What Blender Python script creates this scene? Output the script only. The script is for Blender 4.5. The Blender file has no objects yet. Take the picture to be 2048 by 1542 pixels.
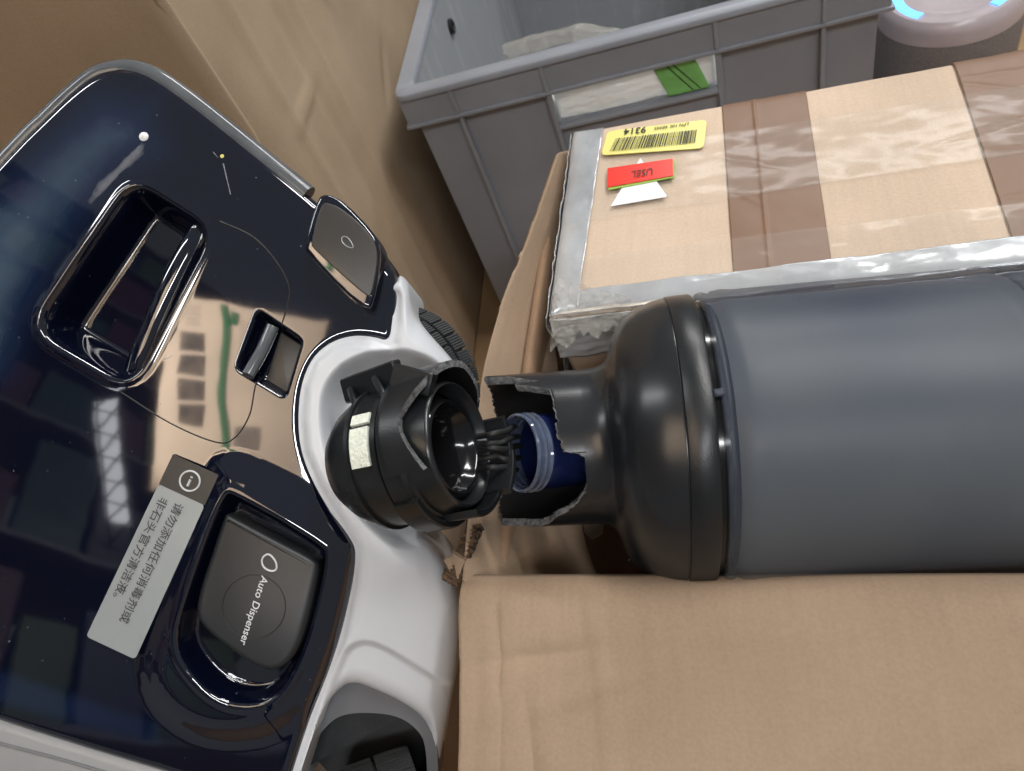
import bpy, math, random
import numpy as np
from mathutils import Matrix, Vector
random.seed(7); rng = np.random.default_rng(7)
sc = bpy.context.scene; C = sc.collection

# ------------------------------------------------------------------ camera, world, lamps, exposure
F = 1480.0                                       # focal length in pixels of a 2048 wide frame
def nv(v): v = np.asarray(v, float); return v/np.linalg.norm(v)
def ray(x, y): return np.array([(x-1024)/F, -(y-771)/F, -1.0])
UP = -nv(ray(1600, 1924))                        # gravity as the lens sees it
def hdir(a, b): return nv(np.cross(UP, np.cross(ray(*a), ray(*b))))
CX = hdir((785, 195), (1790, 10)); CY = np.cross(UP, CX)
CAMH = 0.634
M = np.array([CX, CY, UP])                       # lens axes -> world axes
def W(p): return np.asarray(p, float) @ M.T + np.array([0, 0, CAMH])
def PT(x, y, z): return ray(x, y)*z              # a point seen at (x, y), z metres deep

cam_d = bpy.data.cameras.new('camera'); cam = bpy.data.objects.new('camera', cam_d); C.objects.link(cam)
cam_d.sensor_width = 36; cam_d.lens = 36*F/2048; cam_d.clip_start = 0.01; cam_d.clip_end = 60
mw = Matrix(M.tolist()).to_4x4(); mw.translation = Vector((0, 0, CAMH)); cam.matrix_world = mw
cam_d.dof.use_dof = True; cam_d.dof.focus_distance = 0.30; cam_d.dof.aperture_fstop = 20
sc.camera = cam
w = bpy.data.worlds.new('World'); sc.world = w; w.use_nodes = True
w.node_tree.nodes['Background'].inputs[0].default_value = (0.62, 0.65, 0.67, 1)
w.node_tree.nodes['Background'].inputs[1].default_value = 0.24
sc.view_settings.view_transform = 'Standard'; sc.view_settings.look = 'None'
sc.view_settings.exposure = 0.35; sc.view_settings.gamma = 1
sc.cycles.max_bounces = 8; sc.cycles.glossy_bounces = 4
sc.cycles.caustics_reflective = False; sc.cycles.caustics_refractive = False

def lamp(name, loc, target, sx, sy, power, col=(1, 1, 1)):
    d = bpy.data.lights.new(name, 'AREA'); d.shape = 'RECTANGLE'; d.size = sx; d.size_y = sy
    d.energy = power; d.color = col
    o = bpy.data.objects.new(name, d); C.objects.link(o); o.location = loc
    o.rotation_euler = (Vector(target)-Vector(loc)).to_track_quat('-Z', 'Y').to_euler()
    return o
lamp('ceiling_lamp', (0.5, 3.1, 2.6), (0.1, 0.2, 0.3), 1.8, 0.12, 34, (1.0, 0.99, 0.97))
lamp('ceiling_lamp', (1.2, 1.0, 2.6), (0.1, 0.2, 0.3), 1.6, 0.16, 33, (1.0, 0.98, 0.95))
lamp('ceiling_lamp', (1.0, -1.5, 2.7), (0, 0.1, 0.3), 1.6, 0.12, 24, (0.97, 0.98, 1.0))
lamp('ceiling_lamp', (-1.6, 0.3, 2.6), (0, 0.1, 0.3), 0.12, 1.6, 12, (0.95, 0.97, 1.0))

# ------------------------------------------------------------------ object helpers
def tag(o, label=None, cat=None, group=None, kind=None):
    if label: o['label'] = label
    if cat: o['category'] = cat
    if group: o['group'] = group
    if kind: o['kind'] = kind
    return o
def thing(name, label, cat, base, group=None):
    o = bpy.data.objects.new(name, None); C.objects.link(o); o.location = W(base); o.empty_display_size = 0.02
    return tag(o, label, cat, group)
def origin(o):
    p = np.zeros(3)
    while o is not None: p = p + np.array(o.location); o = o.parent
    return p
def mesh(name, V, Fc, mat, parent=None, smooth=True, angle=35, uv=None, mi=None, origin_at=None):
    """V in lens space; one mesh object"""
    V = W(V)
    off = origin(parent)
    c = np.array(origin_at) if origin_at is not None else (V.mean(0) if parent is None else off)
    me = bpy.data.meshes.new(name); me.from_pydata((V-c).tolist(), [], [tuple(int(i) for i in f) for f in Fc])
    mats = mat if isinstance(mat, (list, tuple)) else [mat]
    for m in mats: me.materials.append(m)
    if mi is not None: me.polygons.foreach_set('material_index', np.asarray(mi, dtype=np.int32))
    me.validate(); me.update()
    if smooth:
        me.polygons.foreach_set('use_smooth', [True]*len(me.polygons))
        if angle: me.set_sharp_from_angle(angle=math.radians(angle))
    if uv is not None:
        l = me.uv_layers.new(name='UVMap'); vi = np.empty(len(me.loops), np.int32); me.loops.foreach_get('vertex_index', vi)
        l.data.foreach_set('uv', np.asarray(uv, float)[vi].ravel())
    o = bpy.data.objects.new(name, me); C.objects.link(o)
    if parent is not None: o.parent = parent; o.location = c-off
    else: o.location = c
    return o
class Acc:
    def __init__(s): s.V = []; s.F = []; s.n = 0; s.mi = []; s.uv = []
    def add(s, V, Fc, m=0, uv=None):
        V = np.asarray(V, float); s.V.append(V); s.F += [tuple(i+s.n for i in f) for f in Fc]; s.n += len(V)
        s.mi += [m]*len(Fc); s.uv.append(np.zeros((len(V), 2)) if uv is None else np.asarray(uv)); return s
    def build(s, name, mat, parent=None, **k):
        return mesh(name, np.vstack(s.V), s.F, mat, parent, mi=s.mi, uv=np.vstack(s.uv), **k)
BOXF = [(0, 3, 2, 1), (4, 5, 6, 7), (0, 1, 5, 4), (1, 2, 6, 5), (2, 3, 7, 6), (3, 0, 4, 7)]
def hexa(lo, hi): return np.vstack([lo, hi]), BOXF            # four corners below, four above
def frame(a, hint=(0, 0, 1)):
    a = nv(a); n = np.array(hint, float); n = nv(n-a*(a@n)); return a, n, np.cross(n, a)
def bbox_block(o, ex, ey, ez, sx, sy, sz, b=0.0):
    """block centred on o with bevelled top/bottom corners"""
    pts = []
    for z, k in ((-sz/2, b), (-sz/2+b, 0), (sz/2-b, 0), (sz/2, b)) if b else ((-sz/2, 0), (sz/2, 0)):
        x, y = sx/2-k, sy/2-k
        c = b*0.9 if b else 0
        ring = [(-x, -y+c), (-x+c, -y), (x-c, -y), (x, -y+c), (x, y-c), (x-c, y), (-x+c, y), (-x, y-c)] if b else [(-x, -y), (x, -y), (x, y), (-x, y)]
        pts.append([o+ex*p[0]+ey*p[1]+ez*z for p in ring])
    k = len(pts[0]); V = np.array(pts).reshape(-1, 3); Fc = [tuple(range(k-1, -1, -1)), tuple((len(pts)-1)*k+i for i in range(k))]
    for j in range(len(pts)-1):
        for i in range(k): Fc.append((j*k+i, j*k+(i+1) % k, (j+1)*k+(i+1) % k, (j+1)*k+i))
    return V, Fc
def lathe(O, a, prof, seg=96, hint=(0, 0, 1), wob=None, closed=True):
    a, n, m = frame(a, hint); th = np.linspace(0, 2*np.pi, seg, endpoint=False)
    V = []
    for i, (s, r) in enumerate(prof):
        ss = np.full(seg, s) if np.isscalar(s) else s(th); rr = np.full(seg, r) if np.isscalar(r) else r(th)
        V.append(O+a*ss[:, None]+rr[:, None]*(np.cos(th)[:, None]*n+np.sin(th)[:, None]*m))
    V = np.vstack(V); Fc = []
    for j in range(len(prof)-1):
        for i in range(seg): Fc.append((j*seg+i, j*seg+(i+1) % seg, (j+1)*seg+(i+1) % seg, (j+1)*seg+i))
    return V, Fc
def tube(path, r, seg=10, cap=True):
    P = np.asarray(path, float); n = len(P); T = np.gradient(P, axis=0); V = []; ref = np.array([.3, .2, .93])
    R = np.full(n, r) if np.isscalar(r) else np.asarray(r)
    for i in range(n):
        t = nv(T[i]); u = nv(np.cross(t, ref)); v = np.cross(t, u)
        for k in range(seg):
            q = 2*np.pi*k/seg; V.append(P[i]+R[i]*(math.cos(q)*u+math.sin(q)*v))
    Fc = [(j*seg+i, j*seg+(i+1) % seg, (j+1)*seg+(i+1) % seg, (j+1)*seg+i) for j in range(n-1) for i in range(seg)]
    if cap: Fc += [tuple(range(seg-1, -1, -1)), tuple((n-1)*seg+i for i in range(seg))]
    return np.array(V), Fc
def smooth_path(pts, k=8):
    P = np.asarray(pts, float); out = []
    Q = np.vstack([2*P[0]-P[1], P, 2*P[-1]-P[-2]])
    for i in range(1, len(Q)-2):
        for t in np.linspace(0, 1, k, endpoint=False):
            a, b, c, d = Q[i-1:i+3]
            out.append(.5*((2*b)+(c-a)*t+(2*a-5*b+4*c-d)*t*t+(3*b-a-3*c+d)*t**3))
    out.append(P[-1]); return np.array(out)
def chaikin(P, it=2):
    P = np.asarray(P, float)
    for _ in range(it):
        Q = np.roll(P, -1, 0); P = np.stack([.75*P+.25*Q, .25*P+.75*Q], 1).reshape(-1, 2)
    return P
def fillet(P, r, k=6):
    P = np.asarray(P, float); n = len(P); out = []
    rs = r if hasattr(r, '__len__') else [r]*n
    for i in range(n):
        a, b, c = P[i-1], P[i], P[(i+1) % n]; u = nv(a-b); v = nv(c-b)
        L = min(rs[i], .49*np.linalg.norm(a-b), .49*np.linalg.norm(c-b))
        for t in np.linspace(0, 1, k): out.append((1-t)**2*(b+u*L)+2*t*(1-t)*b+t*t*(b+v*L))
    return np.array(out)
def sdf(P, poly):
    """signed distance (negative inside) of points P (n,2) to a closed polygon"""
    P = np.asarray(P, float); d2 = np.full(len(P), 1e9); ins = np.zeros(len(P), bool); n = len(poly)
    for i in range(n):
        a = poly[i]; b = poly[(i+1) % n]; e = b-a; wv = P-a
        t = np.clip((wv@e)/max(e@e, 1e-18), 0, 1); q = wv-t[:, None]*e; d2 = np.minimum(d2, (q*q).sum(1))
        c = (a[1] > P[:, 1]) != (b[1] > P[:, 1])
        if abs(e[1]) > 1e-12: ins ^= c & (P[:, 0] < e[0]*(P[:, 1]-a[1])/e[1]+a[0])
    d = np.sqrt(d2); return np.where(ins, -d, d)
def sdfc(P, poly, m=.03):
    poly = np.asarray(poly); lo = poly.min(0)-m; hi = poly.max(0)+m; k = ((P >= lo) & (P <= hi)).all(1); d = np.full(len(P), m); d[k] = sdf(P[k], poly); return d
def offset(poly, d):
    poly = np.asarray(poly); a = np.roll(poly, 1, 0); b = np.roll(poly, -1, 0); t = b-a
    t /= np.maximum(np.linalg.norm(t, axis=1), 1e-12)[:, None]; nrm = np.stack([t[:, 1], -t[:, 0]], 1)
    area = .5*np.sum(poly[:, 0]*b[:, 1]-b[:, 0]*poly[:, 1]); return poly+nrm*d*(1 if area > 0 else -1)
def sst(x, a, b): t = np.clip((x-a)/(b-a), 0, 1); return t*t*(3-2*t)
def vnoise(x, y, seed=0):
    xi = np.floor(x).astype(int); yi = np.floor(y).astype(int); fx = x-xi; fy = y-yi
    fx = fx*fx*(3-2*fx); fy = fy*fy*(3-2*fy)
    def h(a, b): v = np.sin(a*127.1+b*311.7+seed*74.7)*43758.5453; return v-np.floor(v)
    return (h(xi, yi)*(1-fx)+h(xi+1, yi)*fx)*(1-fy)+(h(xi, yi+1)*(1-fx)+h(xi+1, yi+1)*fx)*fy*1.0
def fbm(x, y, seed=0, o=4):
    s = 0; a = 1; t = 0
    for k in range(o): s = s+a*vnoise(x*2**k, y*2**k, seed+k); t += a; a *= .5
    return s/t-.5

class Plane:
    """a plane hit by pixel rays; u,v,n axes"""
    def __init__(s, p, n, hint=(1, 0, 0)):
        s.p = np.asarray(p, float); s.n = nv(n); h = np.array(hint, float); s.u = nv(h-s.n*(s.n@h)); s.v = np.cross(s.n, s.u)
    def hit(s, x, y): r = ray(x, y); return r*((s.p@s.n)/(r@s.n))
    def uv(s, x, y): q = s.hit(x, y)-s.p; return np.array([q@s.u, q@s.v])
    def poly(s, pts): return np.array([s.uv(*p) for p in pts])
    def P(s, a, h=0): a = np.atleast_2d(a); return s.p+a[:, :1]*s.u+a[:, 1:2]*s.v+np.reshape(h, (-1, 1))*s.n
def prism(pl, poly, z0, z1, bev=0.0, k=3, hollow=None):
    """rounded slab from a 2D outline between heights z0 < z1; the top edge is rounded"""
    rings = [(poly, z0)]
    if bev:
        for i in range(k+1):
            q = i/k*math.pi/2; rings.append((offset(poly, -bev*(1-math.cos(q))), z1-bev+bev*math.sin(q)))
    else: rings.append((poly, z1))
    n = len(poly); V = np.vstack([pl.P(r, np.full(n, z)) for r, z in rings])
    ar = .5*np.sum(poly[:, 0]*np.roll(poly[:, 1], -1)-np.roll(poly[:, 0], -1)*poly[:, 1])
    Fc = [tuple(range(n-1, -1, -1)), tuple((len(rings)-1)*n+i for i in range(n))]
    for j in range(len(rings)-1):
        for i in range(n): Fc.append((j*n+i, j*n+(i+1) % n, (j+1)*n+(i+1) % n, (j+1)*n+i))
    if ar < 0: Fc = [f[::-1] for f in Fc]
    return V, Fc
def heightfield(pl, outline, hfun, cell, drop, name, mat, parent, hole=None, angle=60):
    lo = outline.min(0)-2*cell; hi = outline.max(0)+2*cell
    xs = np.arange(lo[0], hi[0], cell); ys = np.arange(lo[1], hi[1], cell)
    X, Y = np.meshgrid(xs, ys); P = np.stack([X.ravel(), Y.ravel()], 1)
    d = sdf(P, outline)
    if hole is not None: d = np.maximum(d, -sdf(P, hole))
    nx, ny = len(xs), len(ys); ins = (d <= 0).reshape(ny, nx)
    fm = ins[:-1, :-1] | ins[1:, :-1] | ins[:-1, 1:] | ins[1:, 1:]
    D = d.reshape(ny, nx); gy, gx = np.gradient(D, cell); g = np.stack([gx.ravel(), gy.ravel()], 1)
    g /= np.maximum(np.linalg.norm(g, axis=1), 1e-6)[:, None]
    out = d > 0; P[out] -= (d[out])[:, None]*g[out]
    dd = np.where(out, 0, d)
    jj, ii = np.nonzero(fm); a = jj*nx+ii; quads = np.stack([a, a+1, a+nx+1, a+nx], 1)
    used = np.unique(quads); remap = -np.ones(nx*ny, int); remap[used] = np.arange(len(used)); quads = remap[quads]
    P = P[used]; dd = dd[used]; h = hfun(P, dd); V = pl.P(P, h)
    # skirt: walk boundary edges
    e = np.vstack([quads[:, [0, 1]], quads[:, [1, 2]], quads[:, [2, 3]], quads[:, [3, 0]]])
    key = np.sort(e, 1); _, idx, cnt = np.unique(key, axis=0, return_index=True, return_counts=True); be = e[idx[cnt == 1]]
    bv = np.unique(be); rm = -np.ones(len(V), int); rm[bv] = np.arange(len(bv))+len(V)
    V2 = V[bv]-pl.n*drop; sk = np.stack([be[:, 1], be[:, 0], rm[be[:, 0]], rm[be[:, 1]]], 1)
    Fc = np.vstack([quads, sk])
    return mesh(name, np.vstack([V, V2]), Fc, mat, parent, angle=angle, uv=np.vstack([P, P[bv]]))
def ptext(body, mp, name, mat, parent, align='LEFT', ext=0.02, bold=0.0, size=1.0, spacing=1.0):
    """text whose flat outline is laid by mp(x, y, z) onto a surface"""
    cu = bpy.data.curves.new(name, 'FONT'); cu.body = body; cu.size = size; cu.align_x = align; cu.offset = bold
    cu.resolution_u = 3; cu.space_character = spacing
    o = bpy.data.objects.new(name, cu); C.objects.link(o); bpy.context.view_layer.update()
    me = bpy.data.meshes.new_from_object(o.evaluated_get(bpy.context.evaluated_depsgraph_get()))
    bpy.data.objects.remove(o)
    V = np.array([v.co[:] for v in me.vertices]); Fc = [tuple(p.vertices) for p in me.polygons]; bpy.data.meshes.remove(me)
    V3 = np.array([mp(v[0], v[1], 1) for v in V])
    return mesh(name, V3, Fc, mat, parent, smooth=False)
def text_w(body, **k): return len(body)

# ------------------------------------------------------------------ materials
def mat(name, base=(.5, .5, .5), rough=.5, metal=0, coat=0, coat_r=.05, ior=1.5, trans=0, alpha=1, emis=None, es=0,
        vary=0.0, vscale=40, bump=0.0, bscale=400, rvary=0.0, base2=None, vdetail=4, dist=0.0005, thresh=None, spec=.5, sheen=0, stretch=None, sss=0):
    m = bpy.data.materials.new(name); m.use_nodes = True; nt = m.node_tree; N = nt.nodes; L = nt.links
    b = N['Principled BSDF']; I = b.inputs
    I['Base Color'].default_value = (*base, 1); I['Roughness'].default_value = rough; I['Metallic'].default_value = metal
    I['Coat Weight'].default_value = coat; I['Coat Roughness'].default_value = coat_r; I['IOR'].default_value = ior
    I['Transmission Weight'].default_value = trans; I['Alpha'].default_value = alpha; I['Specular IOR Level'].default_value = spec
    if sss: I['Subsurface Weight'].default_value = sss; I['Subsurface Radius'].default_value = (.004, .004, .004); I['Subsurface Scale'].default_value = 1
    if emis: I['Emission Color'].default_value = (*emis, 1); I['Emission Strength'].default_value = es
    tc = N.new('ShaderNodeTexCoord'); src = tc.outputs['Object']
    if stretch:
        mp = N.new('ShaderNodeMapping'); mp.inputs['Scale'].default_value = stretch; L.new(tc.outputs['Object'], mp.inputs['Vector']); src = mp.outputs[0]
    if vary or base2:
        n = N.new('ShaderNodeTexNoise'); n.inputs['Scale'].default_value = vscale; n.inputs['Detail'].default_value = vdetail; L.new(src, n.inputs['Vector'])
        r = N.new('ShaderNodeValToRGB'); L.new(n.outputs['Fac'], r.inputs['Fac'])
        lo = thresh[0] if thresh else .3; hi = thresh[1] if thresh else .7
        r.color_ramp.elements[0].position = lo; r.color_ramp.elements[1].position = hi
        c2 = base2 or tuple(min(1, c*(1+vary)) for c in base); c1 = base if base2 else tuple(c*(1-vary) for c in base)
        r.color_ramp.elements[0].color = (*c1, 1); r.color_ramp.elements[1].color = (*c2, 1)
        L.new(r.outputs[0], I['Base Color'])
        if rvary:
            mr = N.new('ShaderNodeMapRange'); mr.inputs['To Min'].default_value = max(0.01, rough-rvary); mr.inputs['To Max'].default_value = min(1, rough+rvary)
            L.new(n.outputs['Fac'], mr.inputs['Value']); L.new(mr.outputs[0], I['Roughness'])
    if bump:
        n2 = N.new('ShaderNodeTexNoise'); n2.inputs['Scale'].default_value = bscale; n2.inputs['Detail'].default_value = 3; L.new(src, n2.inputs['Vector'])
        bp = N.new('ShaderNodeBump'); bp.inputs['Strength'].default_value = bump; bp.inputs['Distance'].default_value = dist
        L.new(n2.outputs['Fac'], bp.inputs['Height']); L.new(bp.outputs[0], I['Normal'])
    return m
def cardboard(name, base, flute=900, bumpy=.25, dark=.82, rough=.78, streak=True):
    """kraft liner: mottled fibres, faint flutes telegraphing through along UV, scuffs"""
    m = bpy.data.materials.new(name); m.use_nodes = True; nt = m.node_tree; N = nt.nodes; L = nt.links
    b = N['Principled BSDF']; b.inputs['Roughness'].default_value = rough; b.inputs['Specular IOR Level'].default_value = .3
    uv = N.new('ShaderNodeTexCoord')
    n1 = N.new('ShaderNodeTexNoise'); n1.inputs['Scale'].default_value = 9; n1.inputs['Detail'].default_value = 5; L.new(uv.outputs['Object'], n1.inputs['Vector'])
    n2 = N.new('ShaderNodeTexNoise'); n2.inputs['Scale'].default_value = 700; n2.inputs['Detail'].default_value = 3; L.new(uv.outputs['Object'], n2.inputs['Vector'])
    mp = N.new('ShaderNodeMapping'); mp.inputs['Scale'].default_value = (300, 22, 1); L.new(uv.outputs['UV'], mp.inputs['Vector'])
    n3 = N.new('ShaderNodeTexNoise'); n3.inputs['Scale'].default_value = 1; n3.inputs['Detail'].default_value = 2; L.new(mp.outputs[0], n3.inputs['Vector'])
    wv = N.new('ShaderNodeTexWave'); wv.wave_type = 'BANDS'; wv.bands_direction = 'X'; wv.inputs['Scale'].default_value = flute/20*.6; wv.inputs['Distortion'].default_value = .6
    L.new(uv.outputs['UV'], wv.inputs['Vector'])
    def mixc(a, bcol, fac, f):
        x = N.new('ShaderNodeMix'); x.data_type = 'RGBA'; x.blend_type = 'MULTIPLY'; x.inputs['Factor'].default_value = f
        L.new(a, x.inputs['A']); L.new(bcol, x.inputs['B']); return x.outputs['Result']
    def ramp(src, c0, c1, p0=.3, p1=.7):
        r = N.new('ShaderNodeValToRGB'); r.color_ramp.elements[0].position = p0; r.color_ramp.elements[1].position = p1
        r.color_ramp.elements[0].color = (*c0, 1); r.color_ramp.elements[1].color = (*c1, 1); L.new(src, r.inputs['Fac']); return r.outputs[0]
    g = lambda v: (v, v*.985, v*.96)
    a = ramp(n1.outputs['Fac'], tuple(c*.86 for c in base), tuple(min(1, c*1.1) for c in base))
    a = mixc(a, ramp(n2.outputs['Fac'], g(.80), g(1)), None, .5)
    a = mixc(a, ramp(n3.outputs['Fac'], g(.84), g(1)), None, .35 if streak else .1)
    L.new(a, b.inputs['Base Color'])
    ad = N.new('ShaderNodeMath'); ad.operation = 'MULTIPLY_ADD'; ad.inputs[1].default_value = .35; L.new(n2.outputs['Fac'], ad.inputs[0])
    w2 = N.new('ShaderNodeMath'); w2.operation = 'MULTIPLY'; w2.inputs[1].default_value = .35 if streak else 0; L.new(wv.outputs['Fac'], w2.inputs[0]); L.new(w2.outputs[0], ad.inputs[2])
    bp = N.new('ShaderNodeBump'); bp.inputs['Strength'].default_value = bumpy; bp.inputs['Distance'].default_value = .0004
    L.new(ad.outputs[0], bp.inputs['Height']); L.new(bp.outputs[0], b.inputs['Normal'])
    return m
M_ = {}
M_['card'] = cardboard('kraft_board', (.35, .255, .178))
M_['card_back'] = cardboard('kraft_board_matt', (.46, .355, .25), streak=False)
M_['card_in'] = cardboard('kraft_inner_liner', (.33, .215, .135))
M_['card_pkg'] = cardboard('kraft_parcel', (.66, .52, .40))
M_['card_edge'] = mat('torn_fluting', (.05, .028, .016), .9, base2=(.17, .105, .06), vscale=400, bump=.5, bscale=900)
M_['floor'] = mat('tan_floor', (.42, .27, .14), .6, vary=.12, vscale=14, bump=.1)
M_['gloss'] = mat('smoked_gloss_cover', (.0035, .0055, .014), .05, ior=1.85, vary=0)
M_['clear'] = mat('clear_rim_plastic', (.10, .11, .12), .12, ior=1.5, vary=.25, vscale=60)
M_['white'] = mat('white_satin_plastic', (.60, .625, .66), .36, vary=.012, vscale=20, bump=.03, bscale=1500, sss=.0)
M_['shell'] = mat('shaded_lower_shell', (.27, .275, .28), .4, vary=.05)  # white shell whose shade is put into this grey
M_['liner'] = mat('wheel_arch_grey', (.14, .145, .155), .5, vary=.1)
M_['blk'] = mat('black_moulded_plastic', (.0095, .0108, .0125), .33, vary=.3, vscale=60, bump=.12, bscale=1400, rvary=.08)
M_['blk_s'] = mat('black_satin_plastic', (.0150, .0165, .0190), .26, vary=.12, vscale=30, bump=.05, bscale=1600, rvary=.05)
M_['blk_in'] = mat('black_inner_plastic', (.008, .008, .009), .45, vary=.2)
M_['brk'] = mat('raw_fracture_face', (.05, .052, .054), .8, base2=(.19, .195, .2), vscale=450, bump=.9, bscale=900, dist=.0008)
M_['rubber'] = mat('wheel_rubber', (.035, .038, .04), .6, vary=.15)
M_['smoke'] = mat('smoked_tank_plastic', (.050, .064, .100), .40, ior=1.45, base2=(.082, .096, .118), vscale=11, vdetail=2, bump=.05, bscale=1500, alpha=.50, rvary=.07)
M_['core'] = mat('inner_tank_core', (.020, .032, .062), .5, base2=(.21, .235, .24), vscale=11, vdetail=1)
M_['cap'] = mat('matt_grey_cap', (.014, .016, .019), .42, vary=.06, vscale=80, bump=.08, bscale=2500)
M_['panel'] = mat('brown_black_panel', (.033, .030, .027), .40, vary=.1, bump=.05, bscale=2500)
M_['lab_g'] = mat('silver_label', (.33, .36, .37), .35, metal=.25, vary=.03)
M_['lab_d'] = mat('dark_label_end', (.045, .042, .038), .4)
M_['ink_d'] = mat('dark_ink', (.05, .055, .06), .5)
M_['ink_w'] = mat('white_ink', (.62, .64, .66), .5)
M_['ink_k'] = mat('black_ink', (.02, .018, .015), .5)
M_['felt'] = mat('greenish_felt', (.66, .70, .60), .95, base2=(.74, .78, .70), vscale=300, bump=.8, bscale=700, dist=.001)
M_['blue'] = mat('blue_translucent_tube', (.008, .014, .060), .18, ior=1.45, coat=.4, vary=.15, vscale=60)
M_['bluerim'] = mat('pale_blue_tube_lip', (.075, .095, .150), .08, coat=.6, ior=1.5, vary=.3, vscale=160)
M_['cable'] = mat('black_cable_sheath', (.022, .023, .024), .6, bump=.2, bscale=1500)
M_['seal'] = mat('black_gloss_seal', (.007, .007, .008), .12, vary=.2)
M_['crate'] = mat('grey_crate_plastic', (.27, .29, .33), .42, vary=.08, vscale=14, bump=.08, bscale=500, rvary=.1)
M_['crate_in'] = mat('scuffed_crate_inside', (.30, .315, .335), .5, base2=(.41, .43, .44), vscale=1, vdetail=7, stretch=(55, 55, 14), thresh=(.55, .80), bump=.1)
M_['bag'] = mat('white_plastic_bag', (.88, .91, .88), .28, sss=.6, vary=.06, vscale=30, bump=.3, bscale=60, dist=.004)
M_['bag_g'] = mat('green_bag_print', (.24, .60, .18), .4, vary=.2, vscale=40)
M_['tape'] = mat('brown_packing_tape', (.185, .098, .054), .48, base2=(.205, .115, .068), vscale=20, bump=.2, bscale=45, dist=.0008)
M_['duct'] = mat('silver_duct_tape', (.42, .44, .46), .20, base2=(.58, .60, .62), vscale=30, metal=.3, bump=.5, bscale=38, dist=.0022, coat=.4, coat_r=.1)
M_['film'] = mat('clear_tape_film', (.62, .60, .56), .12, trans=.0, alpha=.05, bump=.3, bscale=14, dist=.0016)
M_['filmc'] = mat('crumpled_clear_tape', (.50, .48, .43), .10, alpha=.16, base2=(.60, .58, .52), vscale=120, bump=1, bscale=70, dist=.006)
M_['yel'] = mat('yellow_sticker', (.80, .74, .22), .35)
M_['red'] = mat('red_sticker', (.78, .035, .02), .3)
M_['grn'] = mat('green_sticker_edge', (.30, .48, .08), .4)
M_['pgrn'] = mat('dark_green_print', (.015, .13, .045), .5)
M_['photo'] = mat('printed_photo_ink', (.03, .025, .02), .5, base2=(.16, .12, .09), vscale=45, vdetail=5)
M_['wht'] = mat('white_sticker', (.82, .84, .85), .4)
M_['mesh_g'] = mat('grey_knit_mesh', (.17, .155, .155), .8, base2=(.24, .225, .225), vscale=600, bump=.6, bscale=900, dist=.001)
M_['dish'] = mat('pinkish_glass_dish', (.46, .40, .42), .25, vary=.05)
M_['led'] = mat('blue_led_ring', (.1, .3, .9), .4, emis=(.05, .33, 1.0), es=2.6)
M_['dust'] = mat('grey_dust', (.35, .37, .4), .9)

# smoked cover: navy depth, milky bluish areas, dust, fine scratches
def cover_mat():
    m = M_['gloss']; nt = m.node_tree; N = nt.nodes; L = nt.links; b = N['Principled BSDF']
    tc = N.new('ShaderNodeTexCoord')
    n = N.new('ShaderNodeTexNoise'); n.inputs['Scale'].default_value = 9; n.inputs['Detail'].default_value = 5; n.inputs['Roughness'].default_value = .6; L.new(tc.outputs['UV'], n.inputs['Vector'])
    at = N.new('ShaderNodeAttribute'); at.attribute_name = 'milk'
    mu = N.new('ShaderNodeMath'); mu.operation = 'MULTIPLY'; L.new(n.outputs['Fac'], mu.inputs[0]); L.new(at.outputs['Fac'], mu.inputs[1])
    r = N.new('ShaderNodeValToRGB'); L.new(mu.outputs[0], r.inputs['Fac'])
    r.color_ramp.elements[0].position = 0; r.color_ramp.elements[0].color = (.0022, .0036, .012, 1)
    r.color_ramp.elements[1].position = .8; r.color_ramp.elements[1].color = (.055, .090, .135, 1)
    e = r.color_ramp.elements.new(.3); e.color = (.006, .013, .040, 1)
    sp = N.new('ShaderNodeTexNoise'); sp.inputs['Scale'].default_value = 520; sp.inputs['Detail'].default_value = 1; L.new(tc.outputs['UV'], sp.inputs['Vector'])
    rr = N.new('ShaderNodeValToRGB'); rr.color_ramp.elements[0].position = .77; rr.color_ramp.elements[1].position = .82; L.new(sp.outputs['Fac'], rr.inputs['Fac'])
    mx = N.new('ShaderNodeMix'); mx.data_type = 'RGBA'; L.new(rr.outputs[0], mx.inputs['Factor']); L.new(r.outputs[0], mx.inputs['A']); mx.inputs['B'].default_value = (.16, .17, .19, 1)
    L.new(mx.outputs['Result'], b.inputs['Base Color'])
    big = N.new('ShaderNodeTexNoise'); big.inputs['Scale'].default_value = 26; big.inputs['Detail'].default_value = 2; L.new(tc.outputs['UV'], big.inputs['Vector'])
    bp = N.new('ShaderNodeBump'); bp.inputs['Strength'].default_value = .10; bp.inputs['Distance'].default_value = .0012; L.new(big.outputs['Fac'], bp.inputs['Height']); L.new(bp.outputs[0], b.inputs['Normal'])
cover_mat()

# ================================================================== SETTING
FLOORP = -UP*CAMH
KX = hdir((785, 198), (1450, 24)); KY = np.cross(UP, KX)
def flat(px, py, h=0):   # pixel to a point h above the floor, lens space
    r = ray(px, py); return r*((-(CAMH-h))/(r@UP))
def LW(x, y, z): return np.array([x, y, z-CAMH]) @ M     # world -> lens space
gx = np.linspace(-3, 4, 30); X, Y = np.meshgrid(gx, gx)
V = np.array([LW(a, b, 0) for a, b in zip(X.ravel(), Y.ravel())])
Fc = [(j*30+i, j*30+i+1, (j+1)*30+i+1, (j+1)*30+i) for j in range(29) for i in range(29)]
tag(mesh('floor', V, Fc, M_['floor'], smooth=False), kind='structure')

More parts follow.
